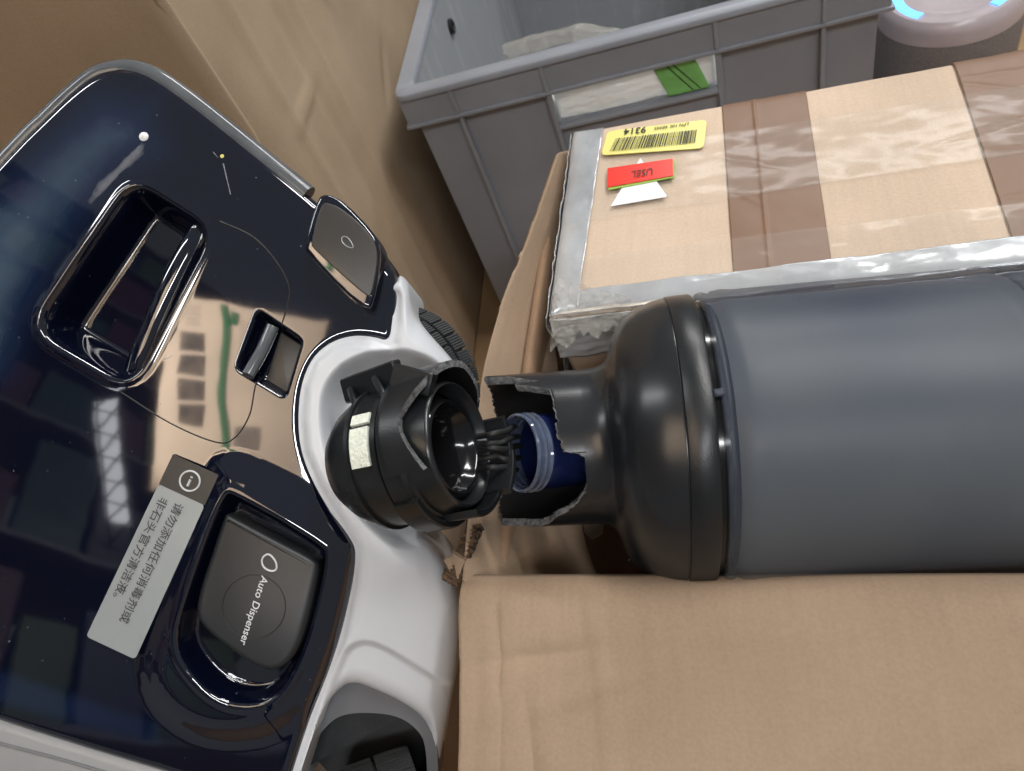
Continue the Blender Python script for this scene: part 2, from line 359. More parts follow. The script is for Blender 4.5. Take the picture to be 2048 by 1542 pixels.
def sheet(cfun, nu, nv_, thick, ndir=None, uvs=(1, 1)):
    """slab over a parametric surface cfun(u,v) -> point"""
    us = np.linspace(0, 1, nu); vs = np.linspace(0, 1, nv_)
    G = np.array([[cfun(u, v) for u in us] for v in vs])
    du = np.gradient(G, axis=1); dv = np.gradient(G, axis=0); N = np.cross(du, dv); N /= np.maximum(np.linalg.norm(N, axis=2), 1e-12)[..., None]
    n = nu*nv_; A = G.reshape(-1, 3); B = (G-N*thick).reshape(-1, 3)
    Fc = []
    for j in range(nv_-1):
        for i in range(nu-1):
            a = j*nu+i; Fc.append((a, a+1, a+nu+1, a+nu)); Fc.append((n+a+nu, n+a+nu+1, n+a+1, n+a))
    for i in range(nu-1):
        Fc.append((i+1, i, n+i, n+i+1)); a = (nv_-1)*nu+i; Fc.append((a, a+1, n+a+1, n+a))
    for j in range(nv_-1):
        a = j*nu; Fc.append((a, a+nu, n+a+nu, n+a)); a = j*nu+nu-1; Fc.append((a+nu, a, n+a, n+a+nu))
    U, Vv = np.meshgrid(us*uvs[0], vs*uvs[1]); uv = np.stack([U.ravel(), Vv.ravel()], 1)
    return np.vstack([A, B]), Fc, np.vstack([uv, uv])

# ---- the big carton at the back left: two faces of it meet at an upright corner
foot = flat(905, 900)
# corner foot: on the floor below the edge seen at (332,0)
rr0 = ray(332, 0); nrm_A = KX
A0 = flat(952, 690)                              # a point of the right face's foot
t = (A0@KX)/(rr0@KX); top_edge = rr0*t           # where the edge leaves the frame
zc = (top_edge@UP)+CAMH
corner = top_edge-UP*zc                          # on the floor
big = thing('tall_carton', 'tall plain brown carton with dented corner standing behind the glossy vacuum head', 'carton', corner)
HT = zc+.25
def faceA(u, v):
    # u along the face away from viewer, v upward; dents and rolled creases
    L = 1.3*u; z = HT*v
    d = .0026*fbm(L*7, z*7, 3)+.0010*fbm(L*30, z*30, 4)
    x1 = L-.055-.02*(z-.35); d += .0030*math.exp(-(x1/.006)**2)
    x2 = L-.115-.03*(z-.35); d -= .0034*math.exp(-(x2/.009)**2)
    x3 = L-.145-.05*(z-.4); d += .0026*math.exp(-(x3/.005)**2)
    for (a1, b1, c1, w1, h1) in ((.20, .42, .5, .004, .003), (.26, .30, -1.1, .003, -.003), (.09, .38, 1.6, .003, .003), (.33, .45, 2.2, .003, .0028)):
        q1 = (L-a1)*math.cos(c1)+(z-b1)*math.sin(c1); q2 = -(L-a1)*math.sin(c1)+(z-b1)*math.cos(c1); d += h1*math.exp(-(q1/w1)**2-(q2/.035)**2)
    d += -.009*math.exp(-(L/.02)**2)*(1+.7*math.sin(z*23))
    return corner+KY*L+UP*z+KX*d
V, Fc, uv = sheet(faceA, 260, 120, .004, uvs=(1.3, HT))
mesh('carton_side', V, Fc, M_['card_back'], big, uv=uv, angle=None)
def faceB(u, v):
    L = 1.0*(1-u); z = HT*v; d = .006*fbm(L*5, z*5, 9)+.002*math.exp(-((L-.05)/.01)**2)
    return corner-KX*(L+.001+.006*max(0, math.sin(z*23)))-KY*d+UP*z
V, Fc, uv = sheet(faceB, 80, 80, .004, uvs=(1.0, HT))
mesh('carton_side', V, Fc, M_['card_back'], big, uv=uv, angle=None)
# small dents
# ---- grey crate
CR = PT(785, 198, .638)                          # outer front left corner of the rim
WX, WY, WH = .4, .60, .32; TAP = .0
def cp(x, y, z):                                  # crate coords: z is metres below the rim, walls taper inward
    k = TAP*z
    X = x+(k if x < WX/2 else -k)*abs(x-WX/2)/(WX/2); Yv = y+(k if y < WY/2 else -k)*abs(y-WY/2)/(WY/2)
    return CR+KX*X+KY*Yv-UP*z
crate = thing('plastic_crate', 'grey ribbed plastic storage crate with a slot handle, behind the taped parcel', 'crate', CR-UP*WH)
def cbox(acc, x0, x1, y0, y1, z0, z1, m=0):
    lo = [cp(x0, y0, z1), cp(x1, y0, z1), cp(x1, y1, z1), cp(x0, y1, z1)]; hi = [cp(x0, y0, z0), cp(x1, y0, z0), cp(x1, y1, z0), cp(x0, y1, z0)]
    acc.add(np.array(lo+hi), BOXF, m)
def bevel(o, w_, seg=2, ang=30):
    md = o.modifiers.new('bevel', 'BEVEL'); md.width = w_; md.segments = seg; md.limit_method = 'ANGLE'; md.angle_limit = math.radians(ang); return o
IN = .0095                                         # body wall sits this far inside the rim line
sx0, sx1, sz0, sz1 = .131, .269, .0335, .066       # slot
a = Acc()
cbox(a, IN, sx0, IN, IN+.004, .003, WH); cbox(a, sx1, WX-IN, IN, IN+.004, .003, WH)
cbox(a, sx0, sx1, IN, IN+.004, .003, sz0); cbox(a, sx0, sx1, IN, IN+.004, sz1, WH)
a.build('front_wall', M_['crate'], crate, smooth=False)
for nm, args in (('side_wall', (IN, IN+.004, IN+.004, WY-IN)), ('side_wall', (WX-IN-.004, WX-IN, IN+.004, WY-IN)), ('back_wall', (IN+.004, WX-IN-.004, WY-IN-.004, WY-IN))):
    a = Acc(); cbox(a, args[0], args[1], args[2], args[3], .003, WH); a.build(nm, M_['crate_in'], crate, smooth=False)
a = Acc(); cbox(a, IN+.005, WX-IN-.005, IN+.005, WY-IN-.005, WH-.006, WH-.001); a.build('crate_floor', M_['crate_in'], crate, smooth=False)
# rim: a rounded flange round the mouth
pl = Plane(CR, UP, KX)
def rimring(o, i, r0, r1, z0, z1, name):
    oc = fillet(np.array([(o, o), (WX-o, o), (WX-o, WY-o), (o, WY-o)]), r0, 7); ic = fillet(np.array([(i, i), (WX-i, i), (WX-i, WY-i), (i, WY-i)]), r1, 7)
    # (u,v) -> KX, KY
    def q(P2, z): return CR+P2[:, :1]*KX+P2[:, 1:]*KY-UP*z
    n = len(oc); b = .0012
    V = np.vstack([q(oc, z1), q(oc, z0+b), q(oc+(oc.mean(0)-oc)*.004, z0), q(ic+(oc.mean(0)-ic)*-.004, z0), q(ic, z0+b), q(ic, z1)])
    Fc = [(j*n+i_, j*n+(i_+1) % n, ((j+1) % 6)*n+(i_+1) % n, ((j+1) % 6)*n+i_) for j in range(6) for i_ in range(n)]
    return mesh(name, V, Fc, M_['crate'], crate, angle=50)
rimring(0, .016, .012, .008, 0, .0055, 'rim')
for z in (.0295,):
    a = Acc(); cbox(a, .0, WX, .0005, IN, z, z+.0035); cbox(a, .0005, IN, IN, WY-.0, z, z+.0035); cbox(a, WX-IN, WX-.0005, IN, WY, z, z+.0035)
    bevel(a.build('rib', M_['crate'], crate, smooth=False), .0008)
# corner skirt: band between the rim and lower rib is closed near the corners and set back between ribs
a = Acc(); cbox(a, 0.0025, WX-.0025, .0025, .0054, .0056, .0294); a.build('rim_band', M_['crate'], crate, smooth=False)
a = Acc(); cbox(a, .0025, .0054, .0056, WY-.004, .0056, .0294); a.build('rim_band', M_['crate'], crate, smooth=False); a = Acc(); cbox(a, WX-.0054, WX-.0025, .0056, WY-.004, .0056, .0294); a.build('rim_band', M_['crate'], crate, smooth=False)
for x in (.050, .130, .270, .350):
    a = Acc(); cbox(a, x-.0018, x+.0018, .0005, .0024, .0056, .0294); cbox(a, x-.0018, x+.0018, .0025, IN+.0003, .0332, WH-.01)
    bevel(a.build('rib', M_['crate'], crate, smooth=False), .0007)
a = Acc(); cbox(a, sx0-.002, sx1+.002, .0033, IN+.0006, sz1+.0005, sz1+.004); cbox(a, sx0-.004, sx0-.0005, .0033, IN+.0006, .0335, sz1+.004); cbox(a, sx1+.0005, sx1+.004, .0033, IN+.0006, .0335, sz1+.004)
bevel(a.build('slot_frame', M_['crate'], crate, smooth=False), .0008)
a = Acc()
for x in (.0, WX-.010):
    cbox(a, x+.0075, x+.0095 if x else x+.0095, .006, IN, .038, .09)
# plug in the inner side wall
bo = cp(IN+.004, .20, .045); V, Fc = lathe(bo, KX, [(0, .008), (.0035, .008), (.0045, .006), (.0045, .0045), (.0012, .0035), (.0012, .0001)], 28, hint=UP)
mesh('plug', V, Fc, M_['blk'], crate)
# ---- bag inside the crate, seen over the rim and through the slot
bag = thing('plastic_bag', 'crumpled white plastic bag with green print, inside the grey crate', 'bag', CR+KX*.2+KY*.08-UP*.3)
def bagf(u, v):
    x = .06+.26*u; th = v*math.pi
    f1 = fbm(u*7, v*6, 21); ridge = abs(fbm(u*9+3, v*7, 5))
    y = .024+.012*f1+.10*(1-math.cos(th))/2+.006*ridge
    z = .24-.215*math.sin(th)**.6*(.8+.35*math.sin(math.pi*min(1, u*1.05)))+.01*f1
    z = max(z, .060+.02*fbm(u*4, v*3, 4))
    return cp(x, max(y, .020), z)
V, Fc, uv = sheet(bagf, 90, 60, .0006); mesh('bag_body', V, Fc, M_['bag'], bag, uv=uv, angle=None)
def bagfront(u, v):
    x = .118+.165*u; z = .0345+.031*v
    w_ = (z-.0335)/.0325; k = (max(0, math.sin(math.pi*u))*max(0, math.sin(math.pi*min(1, max(0, w_)))))**.35 if 0 < w_ < 1 else 0
    return cp(.1325+.135*u, .0160-.0080*k+.010*k*abs(fbm(u*6, v*4, 31))+.006*k*abs(fbm(u*12, v*8, 33)), z)
V, Fc, uv = sheet(bagfront, 70, 30, .0006); mesh('bag_fold', V, Fc, M_['bag'], bag, uv=uv, angle=None)
def baggreen(u, v):
    x = .222+.034*u; z = .0345+.030*v
    return cp(x-.004+.010*v, .0086+.002*abs(fbm(u*6, v*4, 35)), z)
V, Fc, uv = sheet(lambda u, v: baggreen(u, v)-KY*.001, 30, 20, .0004); mesh('green_print', V, Fc, M_['bag_g'], bag, uv=uv, angle=None)
for k, (u0, u1) in enumerate(((.30, .62), (.45, .80))):
    P = [baggreen(u0+(u1-u0)*t, t)-KY*.0012 for t in np.linspace(.05, .95, 10)]
    V, Fc = tube(P, .0006, 6); mesh('print_line', V, Fc, M_['ink_k'], bag)
def bagtop(u, v):
    x = .102+.095*u+.012*fbm(v*5, u*3, 47); h = .0045*(1-u)**.5*math.sin(math.pi*.5*min(1, v*1.6))
    return CR+KX*x+KY*(.014+.040*v+.004*fbm(u*8, v*5, 41))+UP*(h+.0008-.030*max(0, v-.55)+.003*fbm(u*9, v*6, 43)*(.4+v)-.010*sst(u, .6, 1))
V, Fc, uv = sheet(bagtop, 50, 20, .0004); mesh('bag_tip', V, Fc, M_['filmc'], bag, uv=uv, angle=None)

# ---- round device with blue light, far right
dc = PT(1905, -22, .70); dv = thing('round_device', 'round grey mesh device with a glowing blue ring on its pale top, behind the parcel', 'device', dc-UP*(dc@UP+CAMH))
hd = dc@UP+CAMH
R0 = .064
V, Fc = lathe(dc-UP*hd, UP, [(0, R0*.96), (.004, R0), (hd-.035, R0), (hd-.02, R0*.985), (hd-.008, R0*.95), (hd-.004, R0*.93)], 96, hint=CY); mesh('mesh_body', V, Fc, M_['mesh_g'], dv)
V, Fc = lathe(dc-UP*hd, UP, [(hd-.020, R0*.99), (hd-.010, R0*.975), (hd-.004, R0*.94), (hd, R0*.88), (hd-.001, R0*.80)], 96, hint=CY); mesh('top_rim', V, Fc, M_['dish'], dv)
V, Fc = lathe(dc-UP*hd, UP, [(hd-.001, R0*.80), (hd-.0005, R0*.79), (hd-.0005, R0*.66), (hd-.0015, R0*.655)], 96, hint=CY)
seg = 96; keep = [f for k, f in enumerate(Fc) if abs(math.sin(2*math.pi*(k % seg)/seg)) > .62]
mesh('light_ring', V, keep, M_['led'], dv)
V, Fc = lathe(dc-UP*hd, UP, [(hd-.003, R0*.82), (hd-.0015, R0*.8), (hd-.0015, R0*.62), (hd-.006, R0*.5), (hd-.009, R0*.3), (hd-.009, .0001)], 96, hint=CY); mesh('dish', V, Fc, M_['dish'], dv)
# brown carton seen beyond it
c2t = thing('small_carton', 'brown carton showing a sliver behind the round device at far right', 'carton', flat(2060, 60, 0)+CX*.15+CY*.1)
ob = flat(2060, 60, 0)+CX*.10+CY*.16
V, Fc = bbox_block(ob+UP*.17, CX, CY, UP, .25, .2, .34, .002); mesh('carton_body', V, Fc, M_['card'], c2t, smooth=False)

# ================================================================== OPEN CARTON
BX = hdir((925, 1160), (2048, 1160)); BY = np.cross(UP, BX)
B0 = PT(922, 1163, .295); hB = B0@UP+CAMH
oc = thing('open_carton', 'open brown shipping carton with folded flaps holding the charcoal vacuum body', 'carton', B0-UP*hB)
LXB, LYB = .62, .262
flapd = nv(np.cross(BX, np.cross(ray(908, 1180), ray(888, 1542))))
if flapd[1] > 0: flapd = -flapd
def front_flap(u, v):
    # u to the right, v from the fold outward/down
    L = LXB*u; s = .22*v
    ed = .004*math.sin(v*5)*(1-u)
    d = 0
    d += .0024*math.exp(-((L-.011-.006*math.sin(v*3))/.0032)**2)*(.4+.6*v)-.0018*math.exp(-((L-.016)/.002)**2)
    d -= .0030*math.exp(-((L-.022-.022*v)/.0035)**2)*sst(v, .08, .3)
    d += .0020*math.exp(-((L-.052-.004*math.sin(v*6))/.003)**2)
    for (a1, b1, c1, w1, h1, l1) in ((.035, .026, 1.42, .0036, -.0026, .026), (.055, .036, 1.20, .0034, .0020, .026), (.018, .040, .6, .003, .002, .014), (.10, .018, 1.5, .004, .0012, .05), (.235, .075, .25, .0013, -.0012, .020), (.225, .040, -.55, .0013, -.0010, .016),
                                 (.15, .06, 1.3, .0016, .0007, .04), (.19, .03, .9, .0014, .0007, .03), (.09, .075, 1.0, .0018, .0009, .05)):
        q1 = (L-a1)*math.cos(c1)+(s-b1)*math.sin(c1); q2 = -(L-a1)*math.sin(c1)+(s-b1)*math.cos(c1); d += h1*math.exp(-(q1/w1)**2-(q2/l1)**2)
    d = d*.5+.0026*fbm(L*12, s*12, 51)+.0005*fbm(L*60, s*60, 52)
    roll = .007*(1-math.exp(-s/.006))
    n = nv(np.cross(flapd, BX)); n = n if n[2] > 0 else -n
    return B0+BX*(L+ed)+flapd*s+n*(d*sst(v, 0, .05))-n*.007*math.exp(-s/.0045)
V, Fc, uv = sheet(lambda u, v: front_flap(u, 1-v), 460, 200, -.004, uvs=(LXB, .22)); mesh('front_flap', V, Fc, M_['card'], oc, uv=uv, angle=None)
# walls
def wall(p, ex, L, name, seed, inn):
    def f(u, v): return p+ex*(L*u)-UP*.016-UP*(hB-.018)*(1-v)+inn*.003*fbm(u*L*8, v*3, seed)
    V, Fc, uv = sheet(f, 60, 30, .0045, uvs=(L, hB)); mesh(name, V, Fc, M_['card_in'], oc, uv=uv, angle=None)
wall(B0-BY*.001, BX, LXB, 'front_wall', 61, BY); wall(B0+BY*(LYB-.02)+BX*.03, BX, LXB-.03, 'back_wall', 62, BY)
wall(B0+BX*LXB, BY, LYB-.02, 'side_wall', 63, BX); wall(B0+BX*.012, BY, LYB-.012, 'side_wall', 64, BX)
V, Fc = bbox_block(B0+BX*LXB/2+BY*LYB/2-UP*(hB-.004), BX, BY, UP, LXB-.01, LYB-.01, .006); mesh('carton_floor', V, Fc, M_['card_in'], oc, smooth=False)
# left flap folded in: fold line L(t), free edge R(t)
Lp = smooth_path([PT(925, 1158, .296), PT(935, 1050, .315), PT(948, 900, .337), PT(966, 745, .362), PT(1000, 620, .385), PT(1040, 520, .405), PT(1078, 420, .425), PT(1118, 305, .448)], 12)
Rp = smooth_path([PT(1215, 1190, .350), PT(1175, 1090, .360), PT(1158, 1000, .370), PT(1135, 900, .382), PT(1118, 745, .405), PT(1112, 660, .42), PT(1135, 520, .445), PT(1175, 400, .465), PT(1210, 290, .485)], 12)
def samp(P, t): k = t*(len(P)-1); i = min(int(k), len(P)-2); return P[i]*(1-(k-i))+P[i+1]*(k-i)
def left_flap(u, v):
    a_, b_ = samp(Lp, v), samp(Rp, v); x = u
    bul = .008*math.sin(math.pi*min(1, u*1.0))**.7*(1-.9*v)
    n = nv(np.array([-.15, .0, 1]))
    d = .0016*fbm(u*3, v*14, 71)+.0009*math.sin(u*26+v*5)*sst(1-v, .55, .9)
    return a_*(1-x)+b_*x+n*(bul+d)
V, Fc, uv = sheet(left_flap, 60, 160, .004, uvs=(.06, .30)); mesh('side_flap', V, Fc, M_['card'], oc, uv=uv, angle=None)
# torn corrugated end near the corner
def torn(u, v, k=0):
    a_ = PT(962, 1052, .31)*(1-v)+PT(912, 1165, .298)*v; b_ = PT(936, 1062, .318)*(1-v)+PT(884, 1150, .305)*v
    n = nv(np.array([0, 0, 1])); return a_*(1-u)+b_*u+n*(.0012*math.sin(v*75+u*2)+.0022*fbm(u*9, v*30, 81))
V, Fc, uv = sheet(torn, 14, 90, .002); mesh('torn_fluting', V, Fc, M_['card_edge'], oc, uv=uv, angle=None)
for (q0, q1, q2, z) in (((905, 1105), (930, 1120), (915, 1162), .30), ((888, 1120), (912, 1108), (905, 1150), .306)):
    pts = [PT(*q0, z), PT(*q1, z+.002), PT(*q2, z-.001)]; a = Acc()
    ctr = sum(pts)/3; f = [p+np.array([0, 0, .001]) for p in pts]; g_ = [p-np.array([0, 0, .004]) for p in pts]
    a.add(np.array(f+g_), [(0, 1, 2), (5, 4, 3), (0, 3, 4, 1), (1, 4, 5, 2), (2, 5, 3, 0)]); a.build('torn_shred', M_['card'], oc, smooth=False)
# inner brace of card seen inside
brace = thing('card_insert', 'pale torn card insert lying in the shadow below the broken neck', 'card insert', PT(1190, 1070, .40))
pl = Plane(PT(1190, 1060, .40), (0, 0, 1)); po = pl.poly([(1140, 1020), (1215, 1010), (1205, 1068), (1185, 1080), (1165, 1062), (1158, 1088), (1146, 1060)])
V, Fc = prism(pl, po, -.003, 0); mesh('insert_board', V, Fc, M_['card'], brace, smooth=False)

# ================================================================== TAPED PARCEL
PX_ = hdir((1150, 255), (2048, 88)); PY_ = np.cross(UP, PX_)
ptop = Plane(PT(1160, 590, .357), UP, PX_)
parcel = thing('taped_parcel', 'brown parcel wrapped in silver, brown and clear tape, lying across the open carton', 'parcel', ptop.p-UP*.12)
E0 = ptop.uv(1128, 268); Fq = ptop.uv(1116, 640); G = ptop.uv(2100, 505); Hh = ptop.uv(2100, 74)
x0 = (E0[0]+Fq[0])/2; x1 = x0+.60; y0 = (Fq[1]+ptop.uv(2048, 512)[1])/2; y1 = (E0[1]+ptop.uv(2048, 88)[1])/2
def pk(x, y, z=0): return ptop.p+ptop.u*x+ptop.v*y+UP*z
PH = .12
def ptopf(u, v):
    x = x0+(x1-x0)*u; y = y0+(y1-y0)*v; e = min(u*(x1-x0), v*(y1-y0), (1-v)*(y1-y0))
    return pk(x, y, .0012*fbm(x*18, y*18, 91)-.003*math.exp(-e/.003))
V, Fc, uv = sheet(ptopf, 200, 90, .004, uvs=(x1-x0, y1-y0)); mesh('parcel_top', V, Fc, M_['card_pkg'], parcel, uv=uv, angle=None)
V, Fc = bbox_block(pk((x0+x1)/2, (y0+y1)/2, -PH/2-.004), ptop.u, ptop.v, UP, x1-x0-.001, y1-y0-.001, PH-.006, .003); mesh('parcel_sides', V, Fc, M_['card_pkg'], parcel)
def wrink(x, y, k=1, s=0): return k*(.0011*abs(fbm(x*30, y*30, 95+s))*2+.0006*fbm(x*80, y*80, 97+s))
def strip(name, pa, pb, pc, pd, m, nu=40, nv_=60, off=.0006, k=.5, seed=0, fold=None):
    """tape strip over the parcel top between four (x,y) corners"""
    def f(u, v):
        q = (1-u)*(1-v)*np.array(pa)+u*(1-v)*np.array(pb)+u*v*np.array(pc)+(1-u)*v*np.array(pd)
        e = min(q[0]-x0, q[1]-y0, y1-q[1]); z = .0012*fbm(q[0]*18, q[1]*18, 91)+off+wrink(q[0], q[1], k, seed)
        z -= .003*math.exp(-max(e, 0)/.003)
        if fold: z += fold(q[0], q[1])
        return pk(q[0], q[1], z)
    V, Fc, uv = sheet(f, nu, nv_, .0002); return mesh(name, V, Fc, m, parcel, uv=uv, angle=None)
def uvp(*p): return ptop.uv(*p)
t1 = [uvp(1467, 545), uvp(1661, 518), uvp(1608, 160), uvp(1443, 190)]
crs = lambda x, y: .0008*math.exp(-((x-(uvp(1535, 490)[0]*(1-(y-y0)/(y1-y0))+uvp(1510, 230)[0]*(y-y0)/(y1-y0)))/.0009)**2)
def ridge(x, y, cx, cy, ang, wd, ln, h):
    q1 = (x-cx)*math.cos(ang)+(y-cy)*math.sin(ang); q2 = -(x-cx)*math.sin(ang)+(y-cy)*math.cos(ang); return h*math.exp(-(q1/wd)**2-(q2/ln)**2)
RS_ = .5
RF = [ridge_p for ridge_p in [(rng.uniform(x0, x1), rng.uniform(y0, y1), rng.uniform(-.6, .6)+(1.57 if rng.random() < .6 else .2), rng.uniform(.0005, .0010), rng.uniform(.004, .022), rng.uniform(.0003, .0008)) for _ in range(22)]]
def foldf(x, y): return sum(ridge(x, y, *q) for q in RF)
FT = [(uvp(*p)[0], uvp(*p)[1], a_, .0012, l_, .0006) for p, a_, l_ in (((1960, 175), 1.05, .03), ((2000, 150), 1.5, .04), ((1985, 300), 1.35, .03), ((2030, 240), .9, .03), ((2010, 400), 1.7, .02))]
def foldt(x, y): return sum(ridge(x, y, *q) for q in FT)
strip('brown_tape', (t1[0][0], y0), (t1[1][0], y0), (t1[2][0], y1), (t1[3][0], y1), M_['tape'], 90, 90, .0008, .4, 1, lambda x, y: .6*crs(x, y)+ridge(x, y, *uvp(1490, 395), .75, .0010, .012, .0003))
strip('brown_tape', (uvp(2025, 490)[0], y0), (uvp(2300, 490)[0], y0), (uvp(2250, 60)[0], y1), (uvp(1898, 105)[0], y1), M_['tape'], 90, 100, .0009, .7, 2, foldt)
lt = uvp(1160, 580)[0]; lt2 = uvp(1208, 250)[0]
strip('silver_tape', (x0, y0), (lt, y0), (lt2, y1), (x0, y1), M_['duct'], 40, 90, .0010, 1.6, 3)
yb = uvp(1160, 585)[1]; yb2 = uvp(2040, 468)[1]
strip('silver_tape', (x0, y0), (x1, y0), (x1, yb2), (x0, yb), M_['duct'], 200, 30, .0014, 1.6, 4)
# wide clear tapes across the top
def yat(px, py): return uvp(px, py)[1]
strip('clear_tape', (lt, yat(1500, 400)), (x1, yat(2048, 290)), (x1, yat(2048, 200)), (lt, yat(1300, 300)+.004), M_['film'], 220, 40, .0013, .55, 5, foldf)
strip('clear_tape', (lt-.005, y0+.001), (x1, y0+.001), (x1, yb2+.016), (lt-.005, yb+.022), M_['film'], 220, 40, .0019, .8, 6, foldf)
# side wraps of tape hanging over the left and front edges
def lside(u, v):
    y = y0+(y1-y0)*v; z = -.002-.05*u
    return pk(x0-.0012-.003*abs(fbm(u*5, v*16, 101))-.0015*math.sin(u*9), y, z+.0015*math.sin(v*40)*(u > .9))
V, Fc, uv = sheet(lambda u, v: lside(u, 1-v), 20, 120, .0003); mesh('silver_tape', V, Fc, M_['duct'], parcel, uv=uv, angle=None)
def fside(u, v):
    x = x0+(x1-x0)*u; hang = .022+.010*fbm(u*11, 1, 103); z = -.002-hang*v
    return pk(x, y0-.0015-.004*v-.004*abs(fbm(u*40, v*5, 105)), z)
V, Fc, uv = sheet(lambda u, v: fside(u, 1-v), 220, 24, .0003); mesh('silver_tape', V, Fc, M_['duct'], parcel, uv=uv, angle=None)
# crumpled clear tape at the near left corner
def crum(u, v):
    a_ = PT(1098, 692, .348)*(1-v)+PT(1110, 560, .352)*v; b_ = PT(1250, 655, .336)*(1-v)+PT(1260, 600, .340)*v
    n = np.array([0, 0, 1.]); q = a_*(1-u)+b_*u
    q = q+n*(.006+.010*abs(fbm(u*5, v*4, 111))+.003*fbm(u*12, v*9, 113))+np.array([0, .012, 0])*fbm(u*8, 0, 117)*(1-v)
    return q
V, Fc, uv = sheet(crum, 110, 60, .0002); mesh('crumpled_tape', V, Fc, M_['filmc'], parcel, uv=uv, angle=25)
# stickers
def sticker(name, px, m, z, r=0, parent=parcel):
    po = ptop.poly(px); po = fillet(po, r) if r else po
    q = Plane(ptop.p, UP, ptop.u); V, Fc = prism(q, po, z-.0004, z); return mesh(name, V, Fc, m, parent, smooth=False)
ZS = .0023
sticker('white_label', [(1282, 323), (1336, 400), (1223, 419)], M_['wht'], ZS)
sticker('green_label', [(1219, 348), (1350, 328), (1350, 363), (1219, 388)], M_['grn'], ZS+.0005)
sticker('red_label', [(1217, 346), (1347, 327), (1348, 361), (1217, 384)], M_['red'], ZS+.001)
yel = sticker('yellow_label', [(1217, 269), (1415, 246), (1408, 303), (1204, 317)], M_['yel'], ZS, .0035)
def mpx(o, u, v, z, pln=ptop):
    o = np.array(o, float); u = np.array(u, float); v = np.array(v, float)
    def f(x, y, _): q = o+x*u+y*v; return pln.hit(*q)+UP*z
    return f
# upside-down lettering: reads towards the left, top of the letters towards the bottom of the picture
def lift(z):  # raise hit point towards the lens side by z along UP
    return z
ptext('9314', mpx((1295, 261.5), (-19.5, 2.2), (-2.5, 14.5), ZS+.0005), 'label_lettering', M_['ink_k'], parcel, bold=.02, size=1.15)
ptext('LPN HK 48445', mpx((1380, 253), (-11.2, 1.5), (-3, 9.5), ZS+.0005), 'label_lettering', M_['ink_k'], parcel, size=1.0)
ptext('USEL', mpx((1309, 347), (-15, 2.2), (-1.5, 14), ZS+.0015), 'label_lettering', M_['ink_k'], parcel, bold=.0, size=1.35)
a = Acc(); rb = random.Random(3); x = 0.0
while x < 1:
    wd = rb.choice([.006, .006, .012, .018]); 
    tl = np.array([1234, 285])+(np.array([1394, 268])-np.array([1234, 285]))*x; bl = np.array([1221, 311])+(np.array([1390, 294])-np.array([1221, 311]))*x
    tr = tl+np.array([159, -17])*wd; br = bl+np.array([169, -17])*wd
    z = UP*(ZS+.0006); a.add(np.array([ptop.hit(*q)+z for q in (tl, tr, br, bl)]), [(0, 1, 2, 3)])
    x += wd+rb.choice([.006, .010, .014])
a.build('barcode', M_['ink_k'], parcel, smooth=False)

# ================================================================== VACUUM BODY (right)
AX = nv((.99, .068, .12)); O = PT(1400, 879, .300)
vb = thing('washer_handle_unit', 'charcoal cylinder vacuum body with smoked tank and snapped black neck', 'vacuum body', O)
a_, n_, m_ = frame(AX)
body = [(-.0460, .03172), (-.0430, .0318), (-.0405, .0321), (-.0385, .0327), (-.0368, .0337), (-.0356, .0352), (-.0346, .0376), (-.0335, .0412), (-.0315, .0465), (-.0275, .0510), (-.0225, .0546), (-.0165, .0570), (-.0118, .0580), (-.0116, .0575), (-.0112, .0575)]
V, Fc = lathe(O, AX, body, 160); mesh('shoulder', V, Fc, M_['blk_s'], vb, angle=60)
V, Fc = lathe(O, AX, [(-.0112, .0560), (-.0112, .0581), (-.0108, .0585), (-.0020, .0589), (-.0012, .0584), (-.0012, .0560)], 160); mesh('collar_band', V, Fc, M_['blk'], vb, angle=50)
V, Fc = lathe(O, AX, [(-.0030, .0560), (.0030, .0560), (.0031, .0572)], 160); mesh('groove_ring', V, Fc, M_['seal'], vb, angle=50)
V, Fc = lathe(O, AX, [(.0010, .0560), (.0010, .0578), (.0016, .0587), (.0034, .0592), (.0046, .0588), (.0052, .0580), (.0060, .0582), (.0075, .0594), (.0110, .0598), (.0150, .0594), (.04, .0597), (.100, .0602),
                      (.1050, .0603), (.1060, .0596), (.1066, .0605), (.1080, .0605), (.30, .0610), (.30, .02)], 200); mesh('tank', V, Fc, M_['smoke'], vb, angle=60)
core = [(.006, .0540), (.012, .0556), (.100, .0562), (.1040, .0562), (.1060, .0575), (.1085, .0575), (.1095, .0480), (.1600, .0480), (.1600, .0001)]
V, Fc = lathe(O, AX, core, 160, wob=None); mesh('inner_tank', V, Fc, M_['core'], vb, angle=40)
# little nub and slots
q = O+AX*.0005+.0588*(math.cos(math.radians(20))*n_+math.sin(math.radians(20))*m_); V, Fc = bbox_block(q, AX, m_, n_, .004, .0026, .002, .0006); mesh('latch_nub', V, Fc, M_['smoke'], vb)
for dg in (84, -77):
    t = math.radians(dg); q = O-AX*.0318+.0463*(math.cos(t)*n_+math.sin(t)*m_); tt = -math.sin(t)*n_+math.cos(t)*m_; rr = math.cos(t)*n_+math.sin(t)*m_
    e = nv(AX*.35+rr*.94); V, Fc = bbox_block(q, nv(np.cross(e, tt)), tt, e, .0012, .0045, .0006, .0002); mesh('vent_slot', V, Fc, M_['blk_in'], vb)
